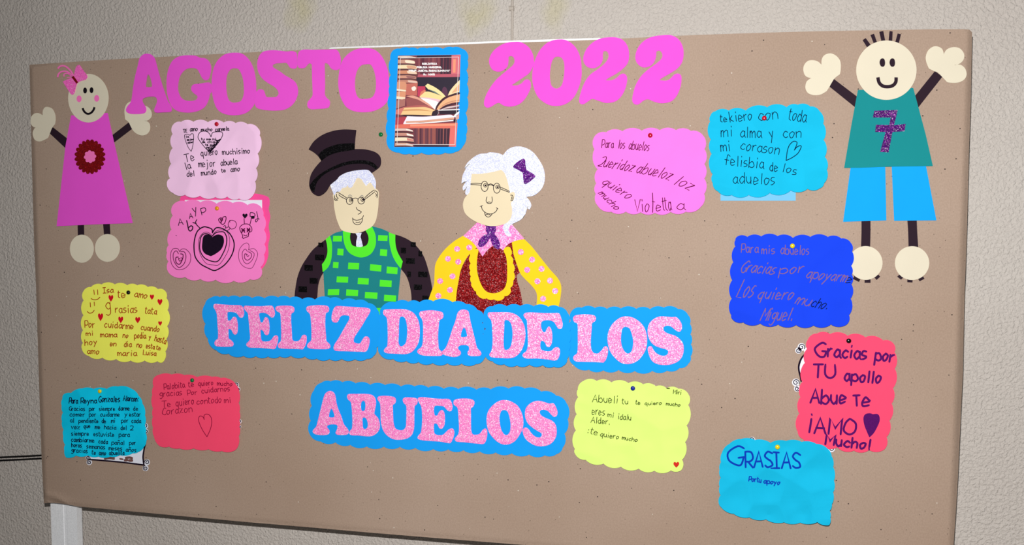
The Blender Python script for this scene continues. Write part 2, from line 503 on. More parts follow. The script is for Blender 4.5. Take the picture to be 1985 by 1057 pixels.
# ------------------------------------------------------------------ palette
K = 1.12
M = {}
M['kraft'] = kraft_mat()
M['white'] = plain_mat('white_painted_metal', rgb(246, 248, 255), 0.4, 0.4)
M['magenta'] = sheet_mat('magenta_foam', rgb(235, 84, 212))
M['plaque'] = sheet_mat('sky_blue_foam', rgb(20, 158, 245))
M['cream'] = sheet_mat('cream_foam', rgb(222, 213, 191))
M['face'] = sheet_mat('face_foam', rgb(230, 214, 181))
M['dark'] = sheet_mat('dark_plum_foam', rgb(42, 26, 38), 0.75)
M['black'] = glitter_mat('black_glitter_foam', rgb(8, 7, 9), rgb(40, 38, 42), frac=.9, spec=.1, amt=.3)
M['blackfoam'] = sheet_mat('black_foam', rgb(22, 16, 24), 0.6)
M['boyshirt'] = sheet_mat('teal_foam', rgb(22, 136, 140))
M['vest'] = sheet_mat('sea_green_foam', rgb(28, 128, 132))
M['lime'] = sheet_mat('lime_foam', rgb(86, 235, 48))
M['yellow'] = sheet_mat('yellow_foam', rgb(246, 208, 32))
M['shorts'] = sheet_mat('blue_short_foam', rgb(15, 162, 245))
M['pinkfoam'] = sheet_mat('pink_foam', rgb(255, 120, 195))
M['pinkg'] = glitter_mat('pink_glitter_foam', rgb(255, 132, 204), rgb(255, 212, 238), dark=.88)
M['bowg'] = glitter_mat('hot_pink_glitter_foam', rgb(255, 108, 200), rgb(255, 200, 230), frac=.9, dark=.92, amt=.35)
M['whiteg'] = glitter_mat('white_glitter_foam', rgb(212, 216, 246), rgb(246, 247, 255), scale=620, frac=.6, dark=.92, amt=.3)
M['redg'] = glitter_mat('red_glitter_foam', rgb(128, 7, 14), rgb(215, 60, 60), frac=.82, amt=.7, spec=.15, dark=.5)
M['flowerg'] = glitter_mat('dark_red_glitter_foam', rgb(120, 5, 12), rgb(170, 25, 25), frac=.85, amt=.7, spec=.25)
M['purpleg'] = glitter_mat('purple_glitter_foam', rgb(84, 8, 120), rgb(170, 70, 190), frac=.8, amt=.8, spec=.3)
M['violetg'] = glitter_mat('violet_glitter_foam', rgb(78, 4, 108), rgb(200, 90, 205), frac=.88, amt=.7, dark=.5, spec=.25)
M['n_lav'] = sheet_mat('lavender_card', rgb(250, 205, 240), var=.06, scale=14, crumple=.3)
M['n_pink'] = sheet_mat('rose_card', rgb(255, 132, 205), var=.05, scale=12)
M['n_hot'] = sheet_mat('hot_pink_card', rgb(255, 82, 160))
M['n_yel'] = sheet_mat('yellow_card', rgb(250, 252, 100), var=.06, scale=12)
M['n_teal'] = sheet_mat('teal_card', rgb(5, 208, 248), var=.05, scale=12, crumple=.3)
M['n_coral'] = sheet_mat('coral_card', rgb(255, 75, 112), var=.04, scale=12)
M['n_orchid'] = sheet_mat('orchid_card', rgb(248, 122, 222), var=.04, scale=12, crumple=.3)
M['n_cyan'] = sheet_mat('cyan_card', rgb(18, 184, 226), var=.07, scale=12, crumple=.6)
M['n_blue'] = sheet_mat('royal_blue_card', rgb(20, 66, 232), var=.06, scale=12, crumple=.3)
M['n_lemon'] = sheet_mat('lemon_green_card', rgb(220, 248, 128), var=.05, scale=10, crumple=.3)
M['page'] = sheet_mat('white_page', rgb(235, 236, 248), var=.03)
M['paleblue'] = sheet_mat('pale_blue_page', rgb(118, 190, 232), var=.05)
M['i_black'] = plain_mat('black_ink', rgb(28, 16, 34), 0.9, .05)
M['i_navy'] = plain_mat('navy_ink', rgb(10, 25, 60), 0.9, .05)
M['i_red'] = plain_mat('brick_red_ink', rgb(176, 62, 20), 0.9, .05)
M['i_heart'] = plain_mat('red_ink', rgb(220, 25, 40), 0.9, .05)
M['i_wine'] = plain_mat('wine_ink', rgb(150, 18, 60), 0.9, .05)
M['i_maroon'] = plain_mat('maroon_ink', rgb(90, 8, 62), 0.9, .05)
M['i_bronze'] = plain_mat('bronze_ink', rgb(138, 98, 128), 0.9, .05)
M['i_purple'] = plain_mat('purple_marker', rgb(86, 20, 100), 0.9, .05)
M['i_blue'] = plain_mat('blue_marker', rgb(14, 60, 180), 0.9, .05)
M['i_olive'] = plain_mat('olive_ink', rgb(58, 66, 20), 0.9, .05)
M['i_grey'] = plain_mat('grey_pencil', rgb(150, 145, 140), 0.9, .05)
M['cable'] = plain_mat('black_cable', rgb(12, 10, 10), 0.5, .3)
M['conduit'] = plain_mat('painted_cable', rgb(188, 178, 168), 0.5, .3)
M['floor'] = sheet_mat('floor_tiles', rgb(150, 142, 132), 0.4, .2, 3)

# ------------------------------------------------------------------ the setting
WALL = 0.125        # wall face, metres behind the paper
def wall_pt(u, v, off=0.0): return at(u, v, -(WALL - off))
st = []
for (u, v, ru, rv, s) in ((588, 12, 46, 66, .7), (935, 10, 52, 78, .85), (1076, 8, 34, 66, .5)):
    p = wall_pt(u, v); st.append((p.x, p.z, ru / 640.0 * 1.5, rv / 640.0 * 1.5, s))
wm = wall_mat([(x - 0.0, z, a, b, s) for x, z, a, b, s in st])
def box(x0, x1, y0, y1, z0, z1):
    v = [(x, y, z) for x in (x0, x1) for y in (y0, y1) for z in (z0, z1)]
    return [Vector(p) for p in v], [(0, 1, 3, 2), (4, 6, 7, 5), (0, 4, 5, 1), (2, 3, 7, 6), (0, 2, 6, 4), (1, 5, 7, 3)]
v, f = box(-4.5, 4.5, WALL, WALL + 0.15, 0, 3.4)
tag(link('wall_back', v, f, wm, loc=(0, 0, 0)), kind='structure')
v, f = box(-4.5, 4.5, -4.0, WALL + 0.15, -0.1, 0)
tag(link('floor', v, f, M['floor'], loc=(0, 0, 0)), kind='structure')

def tube(verts, faces, path, r, n=10):
    rings = []
    for i, p in enumerate(path):
        a = path[max(i - 1, 0)]; b = path[min(i + 1, len(path) - 1)]
        d = (b - a).normalized()
        s = d.cross(Vector((0, 1, 0))).normalized(); t = s.cross(d)
        rings.append(len(verts))
        for k in range(n):
            an = 2 * math.pi * k / n
            verts.append(p + s * math.cos(an) * r + t * math.sin(an) * r)
    for a, b in zip(rings, rings[1:]):
        for k in range(n): faces.append((a + k, a + (k + 1) % n, b + (k + 1) % n, b + k))
    faces.append(tuple(rings[0] + k for k in reversed(range(n)))); faces.append(tuple(rings[-1] + k for k in range(n)))
# cable running down the wall to the board, with its clip
cb = thing('wall_cable', 'thin painted cable running straight down the wall above the middle of the board', 'cable', 992, -40, h=-WALL)
v, f = [], []
tube(v, f, [wall_pt(993, -90, .004), wall_pt(993, 20, .004), wall_pt(992.5, 84, .004), wall_pt(991, 200, .004), wall_pt(990, 330, .004)], 0.0034)
link('cable', v, f, M['conduit'], cb, smooth=True)
a = wall_pt(992.3, 17.0, .0); v, f = [], []
tube(v, f, [a + Vector((-.0065, -.004, 0)), a + Vector((.0065, -.004, 0))], 0.0062, 12)
link('clip', v, f, M['conduit'], cb)
for i, (va, vb, lab) in enumerate(((887.0, 883.0, 'upper of two thin black cables along the wall left of the board'),
                                   (893.2, 889.0, 'lower of two thin black cables along the wall left of the board'))):
    v, f = [], []
    tube(v, f, [wall_pt(-160, va + 8, .004), wall_pt(0, va, .004), wall_pt(45, (va + vb) / 2, .004), wall_pt(84, vb, .004), wall_pt(300, vb - 12, .004)], 0.0027)
    tag(link('wall_cable', v, f, M['cable'], smooth=True), lab, 'cable', 'black cables left of the board')

# ------------------------------------------------------------------ the display board
board = thing('display_board', 'large display board covered in brown kraft paper on white metal legs', 'board', 966, 560)
left = [(85.5, 976), (83, 925), (80.5, 870), (78, 800), (75.5, 720), (73, 640), (70.5, 560), (67, 480), (64.5, 400), (62, 300), (59.7, 200), (57.5, 126)]
topc = [(120, 122), (180, 118.2), (240, 114.5), (330, 110), (420, 105.5), (520, 100.3), (600, 97), (650, 95), (700, 93.3), (770, 91.2), (860, 88.3), (950, 84.3), (1030, 82), (1110, 79.5), (1180, 76.5), (1260, 72.5), (1340, 68.8), (1440, 65.3), (1540, 62.2), (1640, 60.2), (1720, 58.6), (1800, 57.5), (1868, 57.2), (1879, 58), (1884, 63)]
rightc = [(1883, 110), (1881, 200), (1877.5, 300), (1875, 400), (1872, 500), (1869.5, 560), (1867.5, 640), (1866, 720), (1862, 800), (1857.5, 900), (1853, 980), (1847.8, 1057), (1844, 1126)]
bot = [(1700, 1114), (1500, 1099.5), (1250, 1079), (1012, 1056), (860, 1044), (720, 1032.6), (600, 1022), (480, 1012), (360, 1001), (280, 993.5), (200, 986), (150, 981.5), (133, 978), (120, 976), (105, 974.5), (95, 974.5)]
outline = left + topc + rightc + bot
def kraft_h(u, v):
    h = 0.0
    xl = 57 + (v - 126) * 0.0335; xr = 1884 - (v - 58) * 0.036
    h -= 5.0 * max(0, 1 - (u - xl) / 7.0) ** 2 if u - xl < 7 else 0
    h -= 7.0 * max(0, 1 - (xr - u) / 12.0) ** 2 if xr - u < 12 else 0
    # puckered corner bottom left
    d = (v - 958) - (u - 85) * 0.25
    h += 4.0 * math.exp(-((u - 105) / 30.0) ** 2) * math.exp(-(d / 7.0) ** 2)
    h -= 3.0 * math.exp(-((u - 112) / 28.0) ** 2) * math.exp(-((d - 11) / 5.0) ** 2)
    h += 3.0 * math.exp(-((v - 968 - (u - 110) * 0.45) / 5.0) ** 2) * math.exp(-((u - 125) / 14.0) ** 2)
    yb = 976 + (u - 85) * 0.0848
    if yb - v < 9: h -= 2.5 * (1 - max(0, yb - v) / 9.0) ** 2
    return h
near_edge = []
for k in range(178):
    v = 62 + k * 6.0
    for d in (2.2, 4.5, 7, 9.5, 12.5):
        near_edge.append((1884 - (v - 58) * 0.036 - d, v))
        if 128 < v < 972: near_edge.append((57 + (v - 126) * 0.0335 + d, v))
for k in range(290):
    u = 90 + k * 6.0
    for d in (2.5, 5, 8): near_edge.append((u, 976 + (u - 85) * 0.0848 - d - (2 if u < 200 else 0)))
for k in range(16):
    for j in range(9): near_edge.append((88 + k * 4.3 + (j % 2), 934 + j * 4.4 + k * .4))
V_, F_ = solid(outline, -16, 16, hf=kraft_h, grid=13, e=0.6, base_flat=True, extra=near_edge)
link('kraft_paper', V_, F_, M['kraft'], board, smooth=False)
pan_top = [(70, 132), (240, 118), (520, 104), (634, 97), (642, 92.2), (700, 90.2), (770, 87.6), (860, 84.2), (950, 80.4), (1030, 77.8), (1110, 75.4), (1163, 73.8), (1172, 79), (1340, 72), (1640, 64), (1870, 64)]
panel = [(88, 974)] + pan_top + [(1860, 700), (1843, 1110), (1500, 1092), (1012, 1052), (480, 1008), (150, 978)]
cut(board, 'panel', panel, -30, 10, M['white'], e=0.3)
for (u0, u1) in ((99.0, 149.5), (1742, 1806)):        # the white legs behind it
    a = at(u0, 1000, -0.032); b = at(u1, 1000, -0.032)
    x0, x1 = a.x, b.x
    v, f = [], []
    # slotted flat profile: two flanges with a shallow groove
    prof = [(0, 0), (.48, 0), (.50, .0015), (.60, .0015), (.62, 0), (1, 0), (1, .022), (0, .022)]
    zt = 1.95
    for z in (0.0, zt):
        for (s, y) in prof: v.append(Vector((x0 + (x1 - x0) * s, 0.031 + y, z)))
    n = len(prof)
    for k in range(n): f.append((k, (k + 1) % n, n + (k + 1) % n, n + k))
    f.append(tuple(reversed(range(n)))); f.append(tuple(range(n, 2 * n)))
    link('leg', v, f, M['white'], board)

# ------------------------------------------------------------------ AGOSTO 2022
A_ = ('310,163 350,175 380,200 400,240 430,350 460,460 490,560 530,680 560,760 600,830 612,870 595,902 500,908 430,912 400,905 392,880 405,840 425,790 428,745 405,712 350,705 290,715 250,730 235,755 245,790 275,840 283,880 265,915 200,928 100,928 50,912 30,885 45,840 85,790 105,730 115,640 130,540 150,440 180,320 205,220 240,180 270,165')
G_ = ('850,183 920,190 980,215 1040,222 1085,255 1112,310 1115,370 1100,440 1085,480 1060,497 1030,492 1000,460 975,410 950,365 915,345 860,340 800,355 755,390 720,440 700,500 690,590 700,660 730,720 775,755 830,768 890,765 930,750 948,715 935,690 900,665 868,625 872,580 900,555 980,545 1060,532 1100,535 1120,560 1128,590 1125,640 1100,680 1088,730 1070,780 1050,820 1010,860 950,890 870,908 790,910 700,895 630,850 590,780 565,700 553,620 550,520 558,430 580,340 620,260 680,210 760,187')
O1_ = ('1430,150 1490,155 1550,185 1610,250 1655,340 1680,440 1692,560 1690,680 1675,790 1640,850 1590,900 1520,932 1430,945 1340,940 1270,920 1210,880 1170,810 1140,700 1127,580 1135,440 1160,330 1210,240 1280,180 1350,155')
S_ = ('300,173 380,178 470,188 530,183 570,192 590,215 592,290 592,370 570,388 540,388 510,375 490,345 465,320 400,322 340,328 305,345 300,370 330,395 390,430 450,475 520,515 570,555 598,610 605,680 590,740 560,800 510,850 440,885 350,895 250,893 160,880 110,860 92,820 95,750 105,680 130,650 160,645 190,655 205,690 220,730 240,740 300,740 345,735 370,710 375,680 355,640 310,600 250,565 190,520 150,470 125,410 118,340 130,270 160,215 210,183')
T_ = ('700,165 800,168 900,165 980,165 1050,163 1085,180 1110,230 1122,290 1115,350 1105,390 1080,405 1040,403 1005,385 985,350 955,325 930,325 925,350! 928,450 930,600 928,700 950,745 985,780 988,820 975,855 930,870 850,875 780,880 735,865 722,830 730,790 760,755 785,715 785,640 780,500 778,380 775,340! 745,325 715,350 690,378 650,385 615,375 602,340 602,270 612,210 640,175')
O2_ = ('1410,148 1480,152 1550,180 1610,240 1660,330 1690,430 1702,540 1700,660 1690,760 1655,820 1590,870 1500,905 1400,915 1310,908 1240,885 1180,840 1130,750 1105,660 1095,560 1105,440 1130,330 1180,250 1250,190 1330,157')
g = 'foam letters of the word AGOSTO'
for crop, s, holes, h0, lab in (
    (d1, A_, ['312,422 335,450 355,510 365,570 360,586! 320,592 280,588! 280,550 290,480 298,440'], 3.2, 'magenta foam letter A that opens AGOSTO, one foot on the girl\'s cream hand'),
    (d1, G_, [], .5, 'magenta foam letter G, second letter of AGOSTO'),
    (d1, O1_, ['1425,343 1470,355 1505,410 1530,490 1540,580 1540,670 1520,740 1490,775 1420,790 1370,780 1335,740 1315,660 1307,560 1315,450 1345,380 1380,350'], .7, 'magenta foam letter O between the G and the S of AGOSTO'),
    (d2, S_, [], .5, 'magenta foam letter S between the O and the T of AGOSTO'),
    (d2, T_, [], .6, 'magenta foam letter T, next to last in AGOSTO'),
    (d2, O2_, ['1425,337 1480,340 1515,390 1540,470 1550,560 1545,650 1520,720 1480,750 1410,760 1350,755 1315,720 1295,650 1290,560 1300,470 1325,400 1370,350'], .5, 'magenta foam letter O that ends AGOSTO beside the book poster')):
    cut(None, 'foam_letter', shp(crop, s), h0, 2.0, M['magenta'], [shp(crop, x) for x in holes], e=.55, label=lab, cat='letter', group=g)
TWO_A = ('360,150 420,152 480,185 520,235 540,300 538,360 500,430 440,475 380,515 340,545 390,548 430,530 460,500 490,495 510,515 513,560 490,620 450,680 400,720 330,738 270,730 225,705 190,715 150,740 115,748 92,730 90,690 110,630 150,560 200,495 250,450 310,400 350,365 368,330 360,290 335,275 310,285 308,320 300,370 260,408 210,418 165,400 138,350 140,290 180,225 250,175 310,155')
ZERO = ('770,128 830,132 890,165 940,225 970,310 978,400 975,480 950,570 910,650 850,705 780,730 700,728 630,695 575,640 540,550 530,460 545,350 590,240 650,170 710,138')
TWO_B = ('1230,108 1300,110 1360,135 1400,190 1413,260 1405,330 1370,380 1300,435 1230,475 1200,500 1260,500 1300,480 1335,450 1365,440 1390,460 1395,500 1380,570 1345,640 1290,690 1210,705 1150,690 1080,668 1040,690 1000,715 970,712 960,680 975,610 1010,520 1060,450 1130,400 1190,350 1225,300 1228,260 1210,232 1180,235 1172,270 1172,310 1150,355 1100,385 1040,378 1003,335 1000,280 1030,210 1090,150 1160,118')
TWO_C = ('1740,88 1810,92 1870,130 1905,195 1912,270 1895,340 1850,395 1780,440 1710,480 1690,500! 1750,505 1790,490 1830,450 1865,440 1890,460 1892,510 1880,570 1850,640 1800,690 1720,708 1650,695 1590,672 1545,685 1500,718 1465,715 1447,685 1455,620 1480,540 1530,460 1600,395 1670,345 1715,300 1722,260 1700,228 1665,235 1660,280 1640,335 1600,370 1540,378 1490,340 1475,280 1500,200 1560,135 1640,100')
g = 'foam numbers of 2022'
for s, holes, h0, lab in ((TWO_A, [], .5, 'magenta foam number 2 that opens 2022, nearest the book poster'),
                          (ZERO, ['760,280 795,290 820,330 825,400 818,480 800,545 765,575 730,573 700,545 688,480 690,410 705,330 730,290'], .7, 'magenta foam number 0 of 2022'),
                          (TWO_B, [], .5, 'magenta foam number 2 just right of the 0 in 2022'),
                          (TWO_C, [], .6, 'magenta foam number 2 that ends 2022')):
    cut(None, 'foam_number', shp(d4, s), h0, 2.0, M['magenta'], [shp(d4, x) for x in holes], e=.55, label=lab, cat='number', group=g)

# ------------------------------------------------------------------ word plaques with glitter letters
def plaque(label, valleys, letters, h0, u, v, bulge=.16):
    t = thing('word_sign', label, 'sign', u, v, 'blue word signs')
    cut(t, 'backing', scallop(valleys, bulge), h0, 2.0, M['plaque'], e=.45)
    for crop, s, holes in letters:
        cut(t, 'letter', shp(crop, s), h0 + 2.0, 2.0, M['pinkg'], [shp(crop, x) for x in holes], e=.5)
    return t
PL = 7.0
plaque('blue scalloped sign with pink glitter letters FELIZ',
  q(e1, '110,100 205,95 300,95 425,98 560,105 695,108 845,98 975,103 1110,118 1250,122 1420,105 1550,130 1700,130 1835,160 1930,225 1948,340 1958,460 1950,560 1925,650 1895,735 1820,768 1690,772 1545,768 1410,770 1270,765 1140,742 985,732 865,740 735,742 600,738 465,735 300,710 170,675 75,545 50,385 45,170'),
  [(e1, '150,170 230,175 330,182 430,185 455,205 468,250 465,295 450,315 425,312 405,285 380,262 330,252 290,258 285,300 290,350! 320,352 340,330 355,312 380,318 392,350 400,410 395,480 378,502 355,492 335,455 315,440 295,445! 297,500 300,545 330,570 352,600 345,628 300,635 220,635 165,628 148,600 160,570 185,548 188,480 182,400 178,330 172,270 155,230 138,200', []),
   (e1, '480,190 560,193 660,195 740,188 780,192 800,230 808,275 795,310 770,312 740,285 705,265 660,262 635,275 638,320 650,370! 675,372 690,345 700,320 725,320 740,355 748,420 742,490 725,507 700,498 685,465 665,450 648,455! 652,510 658,560 680,580 730,582 770,565 800,525 825,515 842,530 840,580 825,630 805,660 760,658 650,648 540,645 505,630 500,605 525,580 540,545 535,470 530,400 522,330 515,270 490,240 470,210', []),
   (e1, '835,195 930,188 1000,195 1022,220 1015,255 990,275 985,340 990,420 995,500 1000,560 1030,580 1070,575 1095,550 1110,520 1135,508 1155,525 1155,580 1140,630 1115,665! 1050,660 950,658 860,650 845,625 855,600 878,575 882,500 880,400 875,300 868,265 835,245 818,218', []),
   (e1, '1175,195 1280,183 1380,190 1403,215 1398,250 1370,270 1362,330 1362,420 1370,520 1375,575 1405,605 1418,635 1400,658 1320,662 1220,658 1175,645 1168,620 1185,595 1210,570 1215,500 1212,400 1205,320 1195,275 1165,245 1158,215', []),
   (e1, '1500,192 1600,198 1720,205 1830,215 1858,235 1845,275 1810,330 1770,400 1730,460 1690,520 1675,560 1680,590 1720,605 1750,600 1775,560 1800,530 1830,530 1850,560 1845,610 1830,660 1805,690 1750,690 1600,685 1480,680 1458,655 1470,610 1510,550 1560,460 1600,390 1630,335 1628,300 1600,290 1560,290 1530,305 1510,345 1490,368 1455,365 1437,340 1438,290 1455,230 1475,200', [])],
  PL + .5, 566, 640)
plaque('blue scalloped sign with pink glitter letters DIA',
  q(e2, '105,130 235,85 365,80 475,85 610,75 800,85 935,105 1045,160 1108,215 1088,285 1112,350 1096,395 1112,455 1106,500 1122,560 1110,640 1030,690 890,685 750,682 605,680 465,670 345,660 215,640 90,600 75,500 75,400 75,300 90,200'),
  [(e2, '130,158 230,153 330,155 400,180 445,230 470,300 475,390 465,470 435,530 390,575 330,592 230,588 150,582 125,565 135,540 158,515 163,440 162,340 158,270 150,230 120,200 118,175', ['290,222 325,230 345,270 355,340 353,420 340,485 305,518 280,515 265,480 268,400 270,310 275,250']),
   (e2, '490,175 590,163 690,180 708,205 700,240 670,262 662,320 655,420 660,510 665,545 695,575 698,600 670,610 560,610 490,600 455,575 465,550 495,525 508,480 512,380 510,290 500,250 478,215 475,190', []),
   (e2, '900,157 945,165 960,190 975,270 1000,370 1020,450 1040,530 1075,570 1082,595 1060,610 990,612 955,600 952,575 965,550 960,515 930,503 880,505 855,525 855,545 880,575 870,605 820,620 760,612 710,595 700,570 730,540 750,500 775,430 800,350 830,270 850,195 870,168', ['915,330 935,360 948,420! 915,428 880,425! 885,380 900,345'])],
  PL, 838, 648)
plaque('blue scalloped sign with pink glitter letters DE',
  q(e2, '1130,150 1195,125 1335,125 1470,122 1600,125 1745,130 1850,130 1935,190 1945,280 1955,370 1950,480 1945,560 1930,640 1895,705 1800,715 1690,700 1560,695 1435,703 1310,692 1195,662 1125,610 1122,540 1115,440 1130,345 1115,220'),
  [(e2, '1160,185 1260,183 1360,185 1430,210 1480,260 1510,330 1517,410 1505,490 1475,560 1430,610 1370,632 1270,630 1185,622 1165,600 1180,575 1192,540 1198,460 1195,370 1190,290 1180,255 1155,225 1150,200', ['1325,255 1360,265 1385,310 1395,390 1390,460 1375,520 1350,550 1315,552 1303,510 1303,420 1308,330 1310,270']),
   (e2, '1520,190 1580,185 1700,192 1800,192 1850,195 1870,240 1885,300 1875,338 1845,340 1825,310 1800,275 1750,257 1700,262 1675,280 1672,330 1690,375! 1715,380 1730,350 1750,325 1770,345 1782,400 1778,480 1755,520 1730,515 1715,480 1690,462 1668,470 1665,530 1680,555 1740,570 1780,560 1805,535 1840,530 1858,555 1855,600 1835,645 1800,655 1740,645 1640,635 1530,635 1495,615 1500,590 1530,565 1545,510 1545,420 1540,330 1535,260 1515,235 1503,210', [])],
  PL + .3, 1022, 652)
plaque('blue scalloped sign with pink glitter letters LOS',
  q(e3, '135,160 265,122 445,125 610,138 800,132 1010,137 1200,142 1385,120 1580,140 1715,220 1740,340 1745,480 1752,620 1750,780 1720,880 1600,940 1430,975 1230,978 990,980 770,965 560,970 365,962 160,900 98,780 100,650 115,560 92,440 118,300'),
  [(e3, '200,222 300,212 420,222 455,250 448,295 405,330 398,400 390,500 385,600 395,690 430,740 490,745 540,700 575,655 605,650 622,690 615,760 590,830 560,865! 450,858 300,855 190,850 155,820 160,780 205,740 215,650 215,500 215,400 208,335 165,310 150,270 165,235', []),
   (e3, '890,240 970,260 1050,310 1110,380 1145,470 1155,560 1145,660 1110,740 1050,820 970,870 880,885 800,865 720,800 660,720 630,630 620,530 640,430 690,340 770,270 830,245', ['875,377 920,400 950,470 970,560 968,640 950,710 905,748 860,730 820,670 800,590 800,500 815,410 840,382']),
   (e3, '1370,240 1440,245 1500,250 1550,248 1590,280 1625,340 1630,400 1610,438 1580,440 1540,415 1490,375 1440,360 1390,375 1378,410 1400,450 1460,480 1530,500 1590,540 1640,600 1655,680 1640,770 1590,840 1500,885 1400,898 1300,885 1230,845 1190,770 1170,690 1180,655 1215,650 1240,690 1280,740 1340,772 1400,778 1440,755 1448,710 1420,685 1350,665 1270,635 1210,580 1175,500 1170,410 1195,330 1260,270 1320,245', [])],
  1.0, 1224, 658)
plaque('long blue scalloped sign with pink glitter letters ABUELOS below the others',
  q(e4, '115,195 200,108 310,92 445,102 600,115 770,132 945,135 1130,152 1290,150 1450,165') + q(e5, '130,125 310,128 535,135 715,132 935,122 1135,122 1340,160 1525,210 1650,300 1665,500 1625,680 1605,850 1530,930 1385,946 1190,935 975,920 775,910 575,895 375,882 185,872 0,868') + q(e4, '1300,865 1120,852 930,850 730,848 540,830 365,800 195,790 62,700 78,550 90,375'),
  [(e4, '300,203 345,225 365,280 375,350 400,430 430,500 460,590 500,640 517,680 500,708 440,715 385,710 368,690 385,650 390,610 370,592 310,590 270,605 265,630 290,665 285,700 240,715 160,712 110,695 102,665 140,620 155,570 175,490 200,390 225,290 250,230', ['318,405 340,440 355,490 350,510! 315,515 285,505! 290,460 305,420']),
   (e4, '520,240 620,238 720,238 790,250 825,285 837,340 828,400 818,450! 820,475 860,520 880,580 878,640 850,690 800,722 740,730 640,720 545,715 528,690 540,665 560,640 565,560 562,460 555,380 545,330 515,300 502,265', ['685,313 710,325 718,370 710,425 685,440 668,430 660,390 665,335', '700,507 730,530 745,580 740,630 710,650 685,635 680,580 678,525']),
   (e4, '880,265 960,260 1050,275 1070,310 1060,345 1035,365 1035,430 1038,520 1045,590 1065,640 1110,662 1160,658 1190,620 1195,560 1198,470 1195,375 1165,340 1155,300 1180,280 1250,280 1310,290 1325,320 1315,355 1290,380 1285,460 1285,560 1280,650 1255,715 1200,755 1120,770 1040,762 970,720 925,660 900,570 895,470 893,380 885,335 862,305 860,280', []),
   (e5, '-175,231 -95,231 0,243 100,250 190,252 220,285 235,340 225,390 195,398 165,375 130,340 80,330 30,330 10,345 5,400 15,455! 50,455 75,410 105,388 130,410 142,480 135,570 105,615 75,605 55,565 25,548 5,560! 5,630 15,680 60,700 120,695 160,660 200,625 240,620 258,660 248,720 215,790 180,792 80,775 -11,769 -138,758 -189,740 -188,712 -154,668 -143,615 -136,519 -138,413 -149,339 -175,291 -191,254', []),
   (e5, '270,260 350,246 450,250 500,270 508,305 490,345 465,365 465,450 465,560 470,650 490,690 540,695 580,680 615,635 645,618 665,640 665,710 645,780 615,805 540,800 400,785 290,775 270,745 290,715 315,680 322,600 315,480 310,400 298,350 260,320 252,290', []),
   (e5, '890,265 960,280 1040,330 1090,410 1113,500 1110,600 1070,690 1010,770 930,810 850,805 770,755 700,670 670,580 665,480 690,390 750,320 820,275', ['880,383 920,400 945,460 962,560 955,650 920,697 880,690 845,640 825,560 820,470 840,400']),
   (e5, '1320,275 1380,290 1440,308 1490,305 1520,350 1540,410 1530,455 1500,468 1465,440 1430,400 1380,380 1335,385 1318,415 1340,455 1400,490 1470,520 1515,570 1530,650 1515,730 1460,800 1380,830 1290,830 1210,795 1145,740 1115,670 1115,625 1145,605 1180,625 1220,680 1270,720 1320,730 1350,700 1340,670 1290,640 1230,600 1170,540 1142,460 1150,370 1200,310 1260,280', [])],
  1.0, 848, 812, .15)

# ------------------------------------------------------------------ book poster
po = thing('book_poster', 'small poster of open books and stacked books on a blue scalloped sheet', 'poster', 831, 195)
cut(po, 'backing', scallop(q(d3, '145,85 210,68 290,62 365,70 450,65 490,62 590,70 680,56 760,68 808,110 808,170 797,260 802,380 805,500 790,640 797,740 795,830 770,930 700,985 610,990 510,1000 400,990 290,1000 200,990 110,950 98,840 100,710 110,600 118,480 118,400 128,300 125,160'), .12), 3, 2.0, M['plaque'])
picm, t_, b_ = nt('glossy_print')
at_ = N(t_, 'ShaderNodeVertexColor'); at_.layer_name = 'print'
t_.links.new(at_.outputs[0], b_.inputs['Base Color'])
b_.inputs['Roughness'].default_value = .35; b_.inputs['Specular IOR Level'].default_value = .3
def printed(parent, name, polys, h):
    v, f, cols = [], [], []
    for k, (crop, col, s) in enumerate(polys):
        V, T = tri2d(s if isinstance(s, list) else shp(crop, s), ())
        o = len(v)
        v += [at(x, y, (h + .012 * k) * MM) for x, y in V]
        f += [tuple(o + i for i in t) for t in T]; cols += [col] * len(T)
    o = link(name, v, f, picm, parent)
    la = o.data.color_attributes.new('print', 'FLOAT_COLOR', 'CORNER')
    i = 0
    for p, c in zip(o.data.polygons, cols):
        for li in p.loop_indices: la.data[li].color = rgb(*c, 1.05)
    return o
P_ = []
def pp(crop, col, s): P_.append((crop, col, s))
pp(d3, (120, 62, 72), '193,128! 748,120! 706,940! 157,942!')
# shelf behind, upper
for i in range(17):
    x = 372 + i * 17.5
    cc = random.choice([(112, 60, 72), (98, 50, 62), (140, 78, 84), (86, 46, 60), (128, 70, 78)])
    pp(d3, cc, f'{x},128! {x+17.5},126! {x+16},300! {x-1.5},300!')
pp(d3, (52, 34, 52), '360,128! 748,122! 748,140! 360,150!')
for i in range(4): pp(d3, (62, 44, 58), f'{575+i*27},150! {590+i*27},150! {586+i*27},290! {571+i*27},290!')
pp(d3, (210, 110, 120), '668,125! 748,120! 742,310! 662,305!')
pp(d3, (238, 150, 120), '682,160! 706,160! 702,280! 680,280!')
pp(d3, (186, 92, 108), '370,296! 742,290! 741,320! 366,318!')
pp(d3, (50, 42, 56), '355,322! 741,318! 735,500! 352,450!')
pp(d3, (92, 56, 78), '585,430 605,405 628,430 632,480 620,540 590,520')
